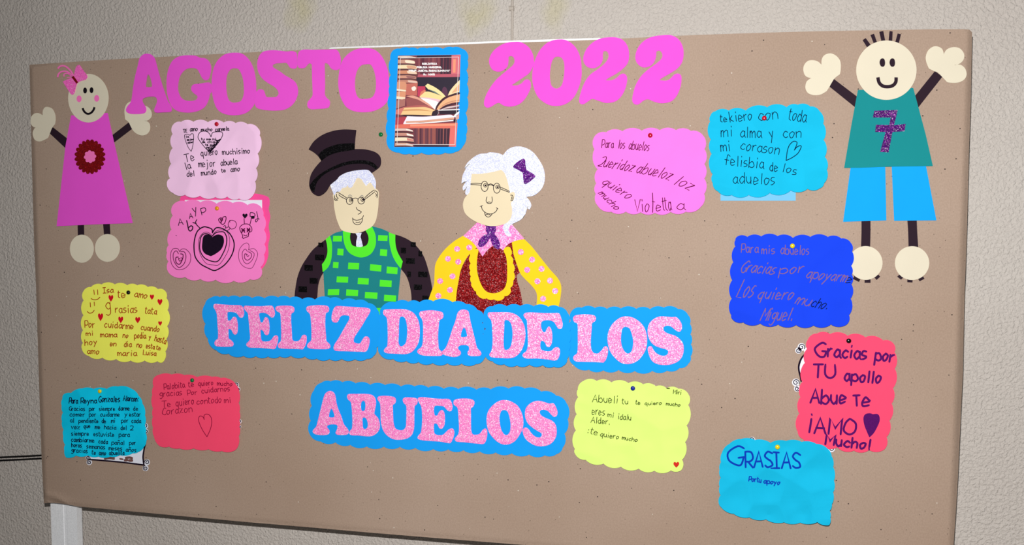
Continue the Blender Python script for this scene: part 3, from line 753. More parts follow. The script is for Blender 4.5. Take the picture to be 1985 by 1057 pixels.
# left stack of books, upper
for k, (y0, y1, x1, c1_, c2_) in enumerate(((128, 155, 355, (226, 205, 190), (205, 170, 160)), (160, 205, 345, (196, 150, 132), (240, 225, 200)), (207, 252, 360, (236, 216, 176), (214, 160, 130)),
                              (256, 298, 362, (205, 140, 110), (232, 205, 180)), (300, 338, 355, (206, 150, 128), (150, 100, 100)), (340, 378, 368, (190, 130, 112), (222, 190, 175)))):
    pp(d3, (96, 66, 66), f'188,{y1-6}! {x1},{y1-2}! {x1},{y1+8}! 188,{y1+4}!')
    pp(d3, c1_, f'190,{y0+6}! {x1-70},{y0+4} {x1-8},{y0+14}! {x1-4},{y1-4} {x1-60},{y1-8} 188,{y1-8}!')
    pp(d3, c2_, f'{x1-88},{y0+9} {x1-16},{y0+16} {x1-6},{y1-8} {x1-80},{y1-12}')
pp(d3, (192, 108, 96), '262,378! 366,372! 360,485! 262,480!')
pp(d3, (244, 228, 216), '312,412 340,402 352,420 340,440 318,438')
pp(d3, (212, 148, 118), '184,362! 250,362 266,385 262,440! 180,425!')
pp(d3, (236, 226, 200), '180,424! 262,436! 262,448! 180,440!')
pp(d3, (216, 150, 116), '182,450! 255,448 260,470 256,500! 178,490!')
pp(d3, (240, 220, 190), '178,490! 256,500! 254,520! 177,515!')
pp(d3, (170, 112, 104), '178,528! 256,512! 252,575! 174,600!')
pp(d3, (206, 120, 110), '174,610! 250,585! 250,660! 170,650!')
pp(d3, (190, 62, 92), '366,402! 432,402! 436,440! 415,500! 366,490!')
# far open book
pp(d3, (246, 222, 160), '432,398! 455,378! 520,410 575,450 615,492! 600,500! 520,452 462,430!')
pp(d3, (110, 130, 120), '462,428! 520,448 560,478! 520,462!')
pp(d3, (244, 214, 150), '415,452! 470,450 560,480 612,500! 575,530! 480,515 380,500!')
pp(d3, (232, 190, 200), '380,500! 480,505 575,524! 560,540! 470,528!')
pp(d3, (214, 120, 100), '395,450! 425,432! 440,440! 410,470! 380,490!')
pp(d3, (244, 214, 166), '742,345! 700,385 655,440 635,485! 690,465 738,452!')
pp(d3, (220, 170, 130), '738,380! 700,420 668,462! 700,452 736,440!')
# dark book, left page block, spine
pp(d3, (150, 84, 84), '262,510! 350,498 440,540 512,600! 420,590 270,590!')
pp(d3, (222, 160, 140), '262,490! 330,485 400,515 470,560 524,612! 505,600! 440,560 370,520!')
pp(d3, (250, 248, 246), '388,505! 480,520 560,545! 535,570 520,610! 470,560!')
pp(d3, (176, 96, 92), '250,585! 360,570 460,575 505,600! 400,590 258,600!')
pp(d3, (236, 196, 140), '248,592! 360,588 440,588 524,616! 500,640 488,662! 340,655 214,655!')
pp(d3, (206, 150, 100), '240,610! 380,605 500,625! 380,618 232,622!')
pp(d3, (52, 36, 46), '214,655! 340,655 488,660! 470,668! 260,672!')
pp(d3, (46, 36, 48), '560,612! 732,612! 726,650! 560,652!')
pp(d3, (248, 244, 244), '548,610! 740,604! 738,614! 546,618!')
pp(d3, (52, 38, 50), '500,625! 540,612 555,640 520,666 488,660!')
pp(d3, (150, 140, 140), '545,618 556,640 535,662 548,640')
# right pages fanning up
pp(d3, (70, 40, 48), '525,600! 545,555 600,500 670,475 745,458! 742,470! 660,488 600,520 560,570 535,612!')
pp(d3, (230, 176, 132), '535,608! 560,565 610,518 670,490 742,472! 738,540! 670,550 600,575 552,612!')
pp(d3, (200, 140, 110), '560,590! 620,550 680,530 740,520! 738,530! 680,540 620,560!')
pp(d3, (60, 40, 50), '560,610! 610,575 680,556 738,545! 738,552! 680,566 620,585!')
pp(d3, (214, 190, 190), '565,612! 630,585 690,575 738,568! 736,578! 690,588 620,600!')
pp(d3, (110, 80, 90), '590,610! 650,595 736,584! 736,596! 650,604!')
# table and low open book
pp(d3, (178, 66, 80), '172,680! 280,672! 262,735! 240,770! 166,775!')
pp(d3, (220, 112, 96), '166,745! 250,738! 722,728! 718,775! 164,775!')
pp(d3, (240, 150, 120), '300,742! 700,734! 700,752! 300,760!')
pp(d3, (236, 230, 244), '272,668! 420,672 560,662 660,655 690,672! 690,690! 560,705 400,722 250,735! 238,732!')
pp(d3, (214, 160, 136), '262,712! 420,705 560,690 688,678! 690,695! 560,712 420,722 262,728!')
pp(d3, (252, 250, 250), '238,730! 420,724 560,712 700,700! 700,708! 560,722 420,732 240,738!')
pp(d3, (250, 248, 250), '685,668! 705,645 738,622! 736,640! 712,662 700,680!')
pp(d3, (206, 160, 150), '712,668! 736,642! 734,690! 712,700!')
pp(d3, (30, 22, 44), '684,706 700,692 716,706 706,720 690,718')
# lower repeat of shelf and stack
for i in range(22):
    x = 335 + i * 16
    cc = random.choice([(112, 66, 76), (98, 60, 70), (134, 82, 84), (86, 50, 62), (150, 86, 80)])
    pp(d3, cc, f'{x},775! {x+16},775! {x+15},940! {x-1},940!')
for i in range(4): pp(d3, (60, 40, 54), f'{548+i*27},780! {564+i*27},780! {560+i*27},930! {544+i*27},930!')
pp(d3, (58, 38, 50), '335,918! 640,918! 640,941! 330,941!')
pp(d3, (222, 110, 104), '655,775! 718,775! 706,938! 645,938!')
for k, (y0, y1, x1, c1_, c2_) in enumerate(((776, 808, 325, (224, 190, 180), (244, 232, 220)), (816, 852, 330, (196, 140, 124), (246, 238, 226)), (856, 898, 332, (240, 220, 190), (206, 130, 120)), (904, 940, 325, (206, 160, 140), (214, 190, 176)))):
    pp(d3, (70, 48, 50), f'164,{y1-6}! {x1},{y1}! {x1},{y1+8}! 163,{y1+4}!' if y1 < 930 else f'160,{y1-8}! {x1},{y1-8}! {x1},{y1}! 160,{y1}!')
    pp(d3, c1_, f'166,{y0+2}! {x1-60},{y0+2} {x1-4},{y0+18}! {x1},{y1-2}! {x1-60},{y1-10} 164,{y1-8}!')
    pp(d3, c2_, f'{x1-62},{y0+4}! {x1-6},{y0+20}! {x1},{y1-4}! {x1-60},{y1-14}!')
# thin printed frame
for (a, b_c) in (((212, 150), (732, 140)), ((732, 140), (698, 922)), ((698, 922), (182, 920)), ((182, 920), (212, 150))):
    dx, dy = b_c[0] - a[0], b_c[1] - a[1]; l = math.hypot(dx, dy); nx, ny = -dy / l * 2.2, dx / l * 2.2
    pp(d3, (222, 214, 214), f'{a[0]+nx},{a[1]+ny}! {b_c[0]+nx},{b_c[1]+ny}! {b_c[0]-nx},{b_c[1]-ny}! {a[0]-nx},{a[1]-ny}!')
cut(po, 'print_sheet', shp(d3, '193,128! 748,120! 706,940! 157,942!'), 5.0, .3, M['page'], e=.15)
printed(po, 'printed_picture', P_, 5.34)
s = []
for r in ('BIBLIOTECA,408,207,536,207,13', 'PúBLICA,360,238,450,238,13', 'MUNICIPAL,466,238,577,238,13', '"PROF.,286,269,362,269,13', 'JOSé,370,269,418,269,13', 'Ma.,426,269,458,269,13', 'ROSAS,468,269,532,269,13', 'ZUMAYA",542,269,652,269,13', 'No.,418,302,446,302,13', '1002,460,302,515,302,13'):
    p = r.split(',')
    s.append(word(d3, p[0], *[float(x) for x in p[1:6]], .95, jit=0, gap=2.2))
ink(po, 'printed_word', s, 7.0, plain_mat('white_print', rgb(252, 250, 250), .5, .2), label='small white printed library title')

# ------------------------------------------------------------------ girl
girl = thing('paper_girl', 'foam cutout girl in a magenta dress, arms raised, at the left edge of the board', 'figure', 180, 320)
for s in ('135,150! 222,218! 213,278! 112,183!', '618,112! 505,200! 515,245! 640,150!'):
    cut(girl, 'arm', shp(c2, s), .4, 1.0, M['dark'], e=.25)
for s in ('290,750! 328,750! 330,830! 292,830!', '448,745! 488,745! 493,830! 455,830!'):
    cut(girl, 'leg', shp(c2, s), .4, 1.0, M['dark'], e=.25)
cut(girl, 'foot', ell(c2, 316, 905, 73, 86), 1.4, 1.2, M['cream'])
cut(girl, 'foot', ell(c2, 475, 900, 76, 85), 1.4, 1.2, M['cream'])
cut(girl, 'hand', shp(c1, '480,675 530,690 560,740 568,800 560,850! 530,890 510,940 490,990! 440,1015 400,1025 360,1010 340,970 338,930 355,895 370,885! 335,870 315,830 320,780 350,745 390,738 420,750 440,765! 440,720 455,685'), 1.4, 1.2, M['cream'])
cut(girl, 'hand', shp(c1, '1345,617 1300,645 1278,700 1280,760 1285,800! 1320,830 1345,880 1370,920 1410,950 1460,963 1510,945 1535,900 1530,845 1500,820 1480,815! 1520,805 1550,770 1548,720 1520,680 1480,660 1420,640 1390,625'), 1.4, 1.2, M['cream'])
dress = cut(girl, 'dress', shp(c2, '250,78! 475,62! 515,245! 630,745! 400,752! 160,764! 190,500! 215,270!'), 1.5, 1.6, M['magenta'])
fl_ = []
for i in range(20):
    an = 2 * math.pi * i / 20
    fl_.append((60 + (366 + 80 * math.cos(an)) / 3.204, 200 + (333 + 95 * math.sin(an)) / 3.204))
flower = cut(dress, 'flower', scallop(fl_, .55), 3.1, 1.6, M['flowerg'], label='dark red glitter flower')
fl_ = [(60 + (367 + 29 * math.cos(2*math.pi*i/8 + .3)) / 3.204, 200 + (333 + 32 * math.sin(2*math.pi*i/8 + .3)) / 3.204) for i in range(8)]
cut(dress, 'flower_center', scallop(fl_, .42), 4.7, 1.2, M['pinkfoam'])
ghead = cut(girl, 'head', ell(c1, 905, 583, 205, 247, 60), 3.2, 1.5, M['cream'])
cut(ghead, 'eye', ell(g5, 623, 533, 33, 53, 24), 4.7, .8, M['blackfoam'], e=.2)
cut(ghead, 'eye', ell(g5, 743, 527, 33, 53, 24), 4.7, .8, M['blackfoam'], e=.2)
cut(ghead, 'cheek', ell(g5, 512, 688, 45, 60, 24), 4.7, .6, M['pinkfoam'], e=.2)
cut(ghead, 'cheek', ell(g5, 840, 680, 45, 60, 24), 4.7, .6, M['pinkfoam'], e=.2)
def strip(path, w, w2=None):
    """outline of a band of width w along a path"""
    L, R = [], []
    n = len(path)
    for i, (x, y) in enumerate(path):
        a = path[max(i - 1, 0)]; b = path[min(i + 1, n - 1)]
        dx, dy = b[0] - a[0], b[1] - a[1]; l = math.hypot(dx, dy) or 1
        ww = w / 2 if w2 is None else (w + (w2 - w) * i / (n - 1)) / 2
        L.append((x + dy / l * ww, y - dx / l * ww)); R.append((x - dy / l * ww, y + dx / l * ww))
    return L + R[::-1]
cut(ghead, 'mouth', strip(lines(g5, '578,862 600,915 645,958 690,968 740,945 780,895 798,845'), 3.6), 4.7, .8, M['blackfoam'], e=.2)
bow = cut(girl, 'hair_bow', shp(g5, '480,70 520,65 560,120 610,190 650,240 660,285 630,330 590,340 530,360 490,385 470,400! 460,430 440,500 415,590 375,605 335,560 270,460 215,370! 280,335 340,315 380,300! 410,260! 430,200 450,120'), 4.8, 1.6, M['bowg'], label='pink glitter hair bow')
cut(bow, 'bow_band', shp(g5, '375,288! 410,265! 492,380! 462,404!'), 6.4, .8, M['flowerg'], e=.2, label='dark red band')
for s, w in (('405,262 370,190 320,130 260,85 200,72 150,88 118,125', 2.6), ('385,268 320,200 250,175 180,185 130,225 112,285', 2.4), ('375,275 320,225 270,215 230,235 235,275', 1.8), ('370,285 330,290 285,295', 1.3)):
    cut(bow, 'curl', strip(lines(g5, s), w), 4.8, .9, M['pinkfoam'], e=.25)

# ------------------------------------------------------------------ boy
boy = thing('paper_boy', 'foam cutout boy in a teal number seven shirt and blue shorts, arms raised', 'figure', 1720, 290)
for s in ('405,600! 662,795! 625,890! 355,672!', '1440,518! 1515,575! 1270,888! 1238,770!'):
    cut(boy, 'arm', shp(f1, s), .4, 1.0, M['dark'], e=.25)
for s in ('212,490! 284,490! 284,600 281,720! 208,720! 212,600', '588,490! 663,490! 668,600 676,720! 598,720! 595,600'):
    cut(boy, 'leg', shp(f3, s), .4, 1.0, M['dark'], e=.25)
for s in ('125,50! 405,50! 414,495! 62,507!', '460,50! 738,46! 824,495! 480,498!'):
    cut(boy, 'trouser_leg', shp(f3, s), 1.4, 1.4, M['shorts'])
for s in ('165,930! 215,955! 190,1000! 141,976!', '238,970! 285,970! 285,1008! 237,1007!', '300,945! 345,938! 364,958! 335,984!',
          '524,940! 570,950! 535,982! 505,958!', '588,970! 630,970! 629,1005! 587,1003!', '665,960! 714,953! 727,975! 688,995!'):
    cut(boy, 'toe', shp(f3, s), .4, 1.0, M['dark'], e=.25)
cut(boy, 'foot', ell(f3, 245, 846, 137, 137, 56), 1.4, 1.3, M['cream'])
cut(boy, 'foot', ell(f3, 626, 847, 139, 137, 56), 1.4, 1.3, M['cream'])
cut(boy, 'hand', shp(f1, '370,338 430,365 468,420 472,500 462,550! 410,590 380,635 355,680 330,720! 270,755 200,762 140,740 115,690 125,630 160,598 180,590! 120,570 95,520 100,460 140,415 195,408 245,425 280,460! 282,400 310,355'), 1.4, 1.3, M['cream'])
cut(boy, 'hand', shp(f1, '1455,265 1510,290 1530,350! 1560,300 1620,275 1690,285 1735,340 1730,400 1690,440 1640,455! 1700,455 1745,490 1762,550 1740,600 1680,632 1600,635 1565,628! 1520,580 1470,530 1430,515 1380,490! 1355,430 1348,370 1370,310 1410,275'), 1.4, 1.3, M['cream'])
shirt = cut(boy, 'shirt', shp(f2, '352,138! 945,116! 1000,320! 1080,620! 1157,955! 680,962! 380,973! 204,975! 280,530!'), 2.8, 1.6, M['boyshirt'])
cut(shirt, 'number', shp(f2, '528,362! 780,352! 738,518! 865,503! 853,580! 722,588! 680,808! 590,803! 652,588! 538,588! 545,512! 688,516! 706,432! 512,432!'), 4.4, 1.6, M['violetg'], e=.3, label='purple glitter number 7')
for s in ('700,200! 730,180! 800,275! 765,305!', '780,148! 815,135! 855,250! 825,262!', '870,115! 910,107! 935,235! 898,240!', '975,108! 1005,112! 1000,235! 962,235!', '1058,132! 1090,140! 1062,260! 1026,250!'):
    cut(boy, 'hair_spike', shp(f1, s), 3.2, 1.0, M['dark'], e=.25)
bhead = cut(boy, 'head', ell(f1, 942, 508, 307, 302, 72), 4.4, 1.5, M['cream'])
for cx in (901, 1003): cut(bhead, 'eye', shp(f1, f'{cx-14},392 {cx+16},392 {cx+27},430 {cx+18},466 {cx-12},468 {cx-28},430'), 5.9, .8, M['dark'], e=.2)
cut(bhead, 'mouth', strip(lines(f1, '855,582 868,635 905,670 960,677 1008,665 1038,630 1042,582'), 6.2), 5.9, .8, M['dark'], e=.25)

# ------------------------------------------------------------------ grandfather
gp = thing('paper_grandfather', 'foam cutout of an old man in a top hat and green checked vest', 'figure', 690, 420)
al = cut(gp, 'sleeve', shp(d6, '400,215! 380,235 300,295 240,350 185,425 130,515 90,620 68,740 60,820 58,880! 285,880! 292,780 300,700 325,620 365,555! 420,400!'), .4, 1.4, M['dark'])
ar = cut(gp, 'sleeve', shp(d6, '1080,185! 1150,205 1240,250 1320,320 1385,420 1430,560 1455,670 1468,750! 1430,860! 1410,920! 1258,920! 1256,800 1235,690 1200,600 1140,525! 1100,400!'), .4, 1.4, M['dark'])
def quad(crop, x0, y0, x1, y1, sk=0, sh=0):
    return shp(crop, f'{x0+sh},{y0-sk}! {x1+sh},{y0+sk}! {x1-sh},{y1+sk}! {x0-sh},{y1-sk}!')
for r in ((302, 268, 352, 312), (268, 392, 360, 448), (160, 497, 243, 555), (213, 630, 293, 688), (100, 716, 185, 774)):
    cut(al, 'sleeve_patch', quad(d6, *r, 2), 1.8, .6, M['black'], e=.2)
for r in ((1248, 263, 1300, 310), (1147, 320, 1200, 377), (1328, 355, 1365, 408), (1200, 427, 1290, 483), (1214, 565, 1250, 620), (1325, 566, 1420, 621), (1281, 697, 1363, 751), (1368, 812, 1430, 858)):
    cut(ar, 'sleeve_patch', quad(d6, *r, 2), 1.8, .6, M['black'], e=.2)
cut(gp, 'shirt', shp(d6, '610,130! 840,130! 840,260! 790,320! 650,320! 600,260!'), .4, 1.2, M['dark'])
vest = cut(gp, 'vest', shp(d6, '555,148! 480,168 420,203! 400,300! 395,430! 355,560! 362,700! 372,880! 560,900! 880,935! 955,935! 1060,900! 1112,880! 1130,700! 1148,530! 1110,400! 1060,300! 1030,165! 950,128 855,103! 830,120! 830,250 800,330 720,360 640,330 600,250 590,140!'), 1.8, 1.4, M['vest'])
cut(vest, 'collar', shp(d6, '555,150! 560,230 580,310 620,370 680,405 740,418 800,405 850,370 885,300 890,230 880,170 850,103! 785,140! 812,190 818,240 800,290 760,310 700,312 650,295 630,250 625,200 635,150!'), 3.2, 1.2, M['lime'], e=.3)
cut(vest, 'arm_trim', shp(d6, '420,198! 378,235! 392,290 396,370 375,440 340,490! 347,567! 400,520 430,450 440,360 438,270'), 3.2, 1.2, M['lime'], e=.3)
cut(vest, 'arm_trim', shp(d6, '1025,163! 1090,188! 1090,270 1110,360 1165,460! 1148,532! 1100,470 1060,390 1035,290 1028,220'), 3.2, 1.2, M['lime'], e=.3)
cut(vest, 'hem_trim', shp(d6, '860,930! 960,930! 960,1010! 860,1010!'), 1.8, 1.2, M['lime'], e=.3)
for r in ((453, 198, 543, 255, 0), (498, 330, 558, 397, 2), (453, 467, 507, 527, 2), (608, 475, 718, 539, 2), (832, 494, 946, 558, 6), (1003, 518, 1112, 586, 5), (915, 193, 1010, 248, 2), (935, 337, 1005, 402, 3),
          (490, 616, 606, 675, 2), (707, 632, 817, 694, 3), (932, 653, 1052, 720, 4), (400, 746, 514, 805, -1), (588, 750, 708, 813, 3), (780, 777, 906, 840, 4), (976, 806, 1097, 868, 4)):
    cut(vest, 'check_patch', quad(d6, r[0], r[1], r[2], r[3], r[4], 2), 3.2, .6, M['lime'], e=.2)
cut(gp, 'tie', shp(d6, '680,168! 745,168! 733,205 742,240 757,303! 720,315 690,303! 692,250 702,205'), 1.7, 1.0, M['whiteg'], e=.25)
gface = cut(gp, 'face', shp(d5, '400,560 500,480 600,500 650,580 665,606! 686,625 694,655 690,700 688,760 680,830 665,900 640,945 600,975 540,1005 470,1018 400,1008 350,990 330,960 300,880 280,780 275,710 268,665 285,640 320,600'), 4.4, 1.4, M['face'])
HF = 5.95
def L5(*ss): return [(lines(d5, s), .95) for s in ss]
ink(gface, 'ear_line', [L5('312,635 290,645 280,668 284,695 300,704 316,696', '276,700 292,716 312,712', '300,655 300,680 312,688'), L5('655,622 678,636 684,662 676,690', '664,650 672,664 666,678')], HF, M['i_black'])
ink(gface, 'spectacles', [(close(ell(d5, 422, 718, 31, 34, 22)), .95), (close(ell(d5, 530, 716, 31, 32, 22)), .95)] + L5('452,700 478,693 502,704', '395,692 350,662 316,642', '390,705 345,682 320,662', '562,690 605,650 650,618', '562,706 610,670 656,634'), HF, M['i_black'])
ink(gface, 'eye', [[(close(ell(d5, 433, 712, 15, 17, 16)), .8), (close(ell(d5, 436, 711, 4, 4, 8)), 1.4)], [(close(ell(d5, 541, 708, 14, 16, 16)), .8), (close(ell(d5, 545, 708, 4, 4, 8)), 1.4)]], HF, M['i_black'])
ink(gface, 'eyebrow', [L5('408,676 424,663 444,676'), L5('518,680 536,668 552,678')], HF, M['i_grey'])
ink(gface, 'nose', L5('482,778 495,802 530,820 514,838 500,843'), HF, M['i_black'])
ink(gface, 'mouth', L5('448,878 460,892 490,900 530,888 545,870 551,856', '450,888 458,922 486,940 518,935 538,908 542,885', '478,918 500,922 520,914'), HF, M['i_black'])
cut(gp, 'hair', shp(d5, '240,570! 270,540 300,522 315,490 380,450 450,435 520,428 600,428 625,460 650,500 665,550 660,610! 640,575 610,545 575,580! 555,550 530,515 490,505 470,540 440,590 415,592 405,562! 385,590 350,600 330,630 300,632 278,668!'), 5.8, 1.4, M['whiteg'])
hat = cut(gp, 'hat', shp(d5, '42,238! 90,165 170,105 270,68 370,55 482,60! 472,150 467,242! 470,238! 560,240 650,262 700,300 713,350 700,400 650,440 625,457! 590,428 500,430 400,450 330,485 300,520 240,570 205,625 160,662 120,668 75,640 50,590 48,540 65,470 110,400 160,345! 125,295 80,258'), 7.2, 1.4, M['dark'], label='dark plum top hat')
cut(hat, 'hat_band', shp(d5, '130,290! 180,242 270,203 350,187 465,182! 467,242! 400,252 300,270 220,300 160,345!'), 8.6, .7, M['black'], e=.2, label='black glitter band')
cut(hat, 'brim_stripe', shp(d5, '50,575! 100,510 170,455 250,410 340,370 420,350 500,340 580,345 640,365 682,405! 665,426! 620,392 560,374 480,372 400,382 300,415 200,462 130,525 105,575 92,637! 65,618'), 8.6, .7, M['black'], e=.2, label='black glitter stripe')

# ------------------------------------------------------------------ grandmother
gm = thing('paper_grandmother', 'foam cutout of an old woman with white glitter bun and yellow dotted sleeves', 'figure', 960, 440)
gdress = cut(gm, 'dress', shp(d8, '455,265! 400,320 340,420 300,520 285,640 280,760! 290,900! 500,1000! 525,1135! 555,1135! 620,1000! 830,900! 850,765! 830,640 805,560 800,500 825,470 800,380 765,220! 700,200! 560,240!'), .4, 1.4, M['redg'])
sl = cut(gm, 'sleeve', shp(d8, '345,165! 270,210 190,280 130,360 105,420 100,500 95,580 70,650 45,720! 60,770! 275,770! 285,650 300,560 320,460 360,370 420,290 462,262! 400,200'), 1.8, 1.4, M['yellow'])
sr = cut(gm, 'sleeve', shp(d8, '855,188! 920,250 1000,350 1080,450 1150,530 1178,600 1170,700 1155,770! 1150,810! 960,810! 975,720 970,650 930,590 870,530 830,480 800,400 775,320 760,215!'), 1.8, 1.4, M['yellow'])
for cx, cy in ((291, 277), (395, 264), (213, 361), (301, 387), (252, 510), (146, 551), (230, 627), (131, 677)):
    cut(sl, 'dot', ell(d8, cx, cy, 24, 23, 20), 3.2, .8, M['pinkg'], e=.3)
for cx, cy in ((835, 303), (931, 368), (889, 455), (1012, 447), (977, 553), (1084, 548), (1128, 635), (1025, 702)):
    cut(sr, 'dot', ell(d8, cx, cy, 24, 24, 20), 3.2, .8, M['pinkg'], e=.3)
frill = scallop(q(d8, '750,282 748,335 765,400 772,475 768,550 742,610 742,655 692,678 680,705 605,705 545,697 470,675 455,640 430,612 415,565 410,510 405,460 408,400 402,335 425,285'), .17, False)
inner = lines(d8, '425,280 445,277 472,282 462,350 458,430 470,510 500,590 540,640 590,656 640,650 690,620 715,560 720,450 712,350 690,290 710,262 740,262 750,282')
cut(gdress, 'apron_frill', frill + inner, 1.8, 1.2, M['yellow'], e=.3, label='yellow scalloped apron frill')
cut(gm, 'collar', shp(d8, '475,40! 345,165! 400,198 440,235 475,285 508,340! 540,295 585,255 625,235 655,262 682,288! 720,240 780,208 862,190! 820,140 760,70! 700,40! 600,100! 560,100!'), 3.2, 1.2, M['pinkg'], label='pink glitter collar')
cut(gm, 'neck_scarf', shp(d8, '545,65! 615,65! 622,115 610,148 640,190 657,240 650,275 630,275 600,250 580,205 572,170! 565,192 530,240 495,258 472,245 480,205 515,165 550,148 537,115'), 4.4, 1.2, M['purpleg'], label='purple glitter scarf')
ghair = cut(gm, 'hair', shp(d7, '480,158! 430,138 350,130 320,140 250,147 190,180 130,235 105,285! 122,283! 88,350 75,430! 122,412! 88,465 92,498! 122,478! 112,520 120,540 140,545! 300,560! 460,700! 520,790! 490,830 484,870 500,920 530,947 560,938! 537,905 530,880 550,840 590,815 640,790 670,765 690,740 712,670! 735,685! 752,645 735,600 700,560! 770,550 830,510 870,450 885,370 870,280 820,190 760,120 680,80 600,74 530,100'), 5.0, 1.4, M['whiteg'])
ink(ghair, 'strand_line', [[(lines(d7, s), .9)] for s in ('105,283 130,262 150,240', '78,432 100,418 125,412', '100,498 118,480 126,462', '690,740 680,755 672,768', '712,670 725,655')], 6.6, M['i_grey'])
mf = cut(gm, 'face', shp(d7, '175,338! 250,340 360,325 460,300! 490,330 515,390 535,470 545,530! 575,515 592,535 580,590 555,622 565,680 560,750 530,800 480,830 400,845 320,840 230,810 160,770 110,720 90,650 100,590 130,545 155,515 165,430'), 6.4, 1.2, M['face'])
HF = 7.75
def L7(*ss): return [(lines(d7, s), .95) for s in ss]
ink(mf, 'spectacles', [(close(ell(d7, 299, 460, 34, 50, 26)), .95), (close(ell(d7, 418, 478, 33, 49, 26)), .95)] + L7('333,445 360,436 390,452', '333,452 360,445 388,458', '268,434 215,430 165,433', '268,450 215,444 165,442', '165,433 165,442', '452,468 500,488 540,508', '450,484 495,502 540,518', '540,508 540,518'), HF, M['i_black'])
ink(mf, 'eye', [[(close(ell(d7, 306, 450, 17, 18, 16)), .85), (close(ell(d7, 307, 451, 5, 5, 8)), 1.3)], [(close(ell(d7, 424, 467, 17, 17, 16)), .85), (close(ell(d7, 425, 468, 5, 5, 8)), 1.3)]], HF, M['i_black'])
ink(mf, 'ear_line', L7('552,546 570,548 578,572 570,598 553,598', '560,562 566,575 558,588'), HF, M['i_black'])
ink(mf, 'nose', L7('322,562 313,600 325,622 345,628 365,622 374,596 370,562', '328,617 342,612 358,617'), HF, M['i_black'])
ink(mf, 'mouth', L7('255,656 280,648', '268,652 278,688 318,722 368,728 408,706 424,676', '412,668 430,680', '298,716 308,745 332,760 356,750 372,730', '310,738 324,732 338,738', '345,735 355,742'), HF, M['i_black'])
cut(ghair, 'bow', shp(d7, '675,190! 693,205 697,255 708,302! 750,325 790,352! 790,368 745,408 702,437! 684,432 678,390 672,328! 630,300 582,276! 580,262 620,222'), 6.4, 1.4, M['purpleg'], e=.3, label='purple glitter bow')

# ------------------------------------------------------------------ cards with handwriting
def sheet_h(u0, v0, R, seed, lift=2.0, wave=1.2, curls=()):
    """gentle lift away from the pin, soft waves, and lifted corners"""
    def f(u, v):
        r = math.hypot(u - u0, v - v0) / R
        h = lift * min(1.5, r) ** 1.6
        h += wave * noise.noise(Vector((u / 55.0, v / 55.0, seed * 3.7))) * min(1, r * 2) + wave * .5
        for (cu, cv, cr, ch) in curls:
            d = math.hypot(u - cu, v - cv)
            if d < cr: h += ch * (1 - d / cr) ** 2
        return max(0.0, h)
    return f
def card(label, crop, valleys, mat, pin, h0=.6, seed=1, lift=2.0, wave=1.2, bulge=.16, curls=(), cat='card', R=120):
    P = q(crop, valleys)
    t = thing('greeting_card', label, cat, sum(p[0] for p in P) / len(P), sum(p[1] for p in P) / len(P), 'handwritten cards pinned to the board')
    hf = sheet_h(pin[0], pin[1], R, seed, lift, wave, curls)
    cut(t, 'front_sheet', scallop(P, bulge), h0, .8, mat, hf=hf, grid=9, e=.35)
    return t, hf, h0 + .8 + .28
PINS = []
def pin(u, v, col, name, h, hf, lab):
    PINS.append((u, v, col, name, h + (hf(u, v) if hf else 0), lab))

t, hf, H = card('lavender scalloped card with two drawn hearts, below the G of AGOSTO', c3, '210,130 300,98 440,97 605,102 785,105 920,112 1055,125 1175,170 1192,250 1168,458 1150,625 1140,775 1085,965 960,968 825,945 690,950 515,935 345,925 210,905 140,800 175,740 188,575 205,395 205,235', M['n_lav'], (421, 241), h0=5.5, seed=1)
ink(t, 'handwriting', text(c3, 'TE,325,222,370,218,40;amo,402,205,490,197,52;mucho,527,205,655,200,42;carmela,690,205,845,193,46;Te,345,556,455,535,92;quiero,528,487,718,468,74;muchisimo,770,470,1085,455,62;la,358,642,415,625,82;mejor,500,612,690,603,78;abuela,752,593,940,578,68;del,365,718,455,715,66;mundo,530,710,705,690,62;te,760,675,810,668,46;amo,865,668,972,655,60', 1.05), H, M['i_black'], hf)
ink(t, 'handwriting', text(c3, 'tu,528,305,568,305,28;me,590,305,640,305,26;cui,655,305,700,303,28;de,540,337,575,335,26;chiqui,600,338,720,335,28;te,575,370,610,368,24;quie,628,372,690,366,26;pero,588,397,650,392,24;te,660,395,690,388,26;an,605,418,650,412,24;la,356,278,388,275,26;mejo,368,312,425,305,24;abu,375,345,430,335,22', .9) + [(lines(c3, s), w) for s, w in (('695,305 715,312 748,296', 2.2), ('410,300 430,300 440,292', 1.6), ('415,330 432,325', 1.4), ('700,338 720,325', 2), ('660,372 690,358 705,345', 2.2), ('640,405 662,395 680,380', 2), ('612,425 640,420 655,408', 1.8), ('625,438 640,430', 1.6))], H, M['i_black'], hf, label='cramped writing inside the hearts')
ink(t, 'drawn_heart', [(lines(c3, '640,268! 625,235 595,208 555,200 515,215 495,250 498,290 560,375 628,448! 690,375 740,310 773,245 765,215 735,208 680,212 655,222 640,268!'), 1.0)], H, M['i_black'], hf)
ink(t, 'drawn_heart', [(lines(c3, '400,250! 380,238 345,240 338,260 350,310 380,385 415,432! 430,380 442,300 440,238 420,230 400,250!'), .85)], H, M['i_black'], hf)
pin(420.9, 240.8, (190, 8, 40), 'red', H, hf, 'dark red push pin in the lavender card')

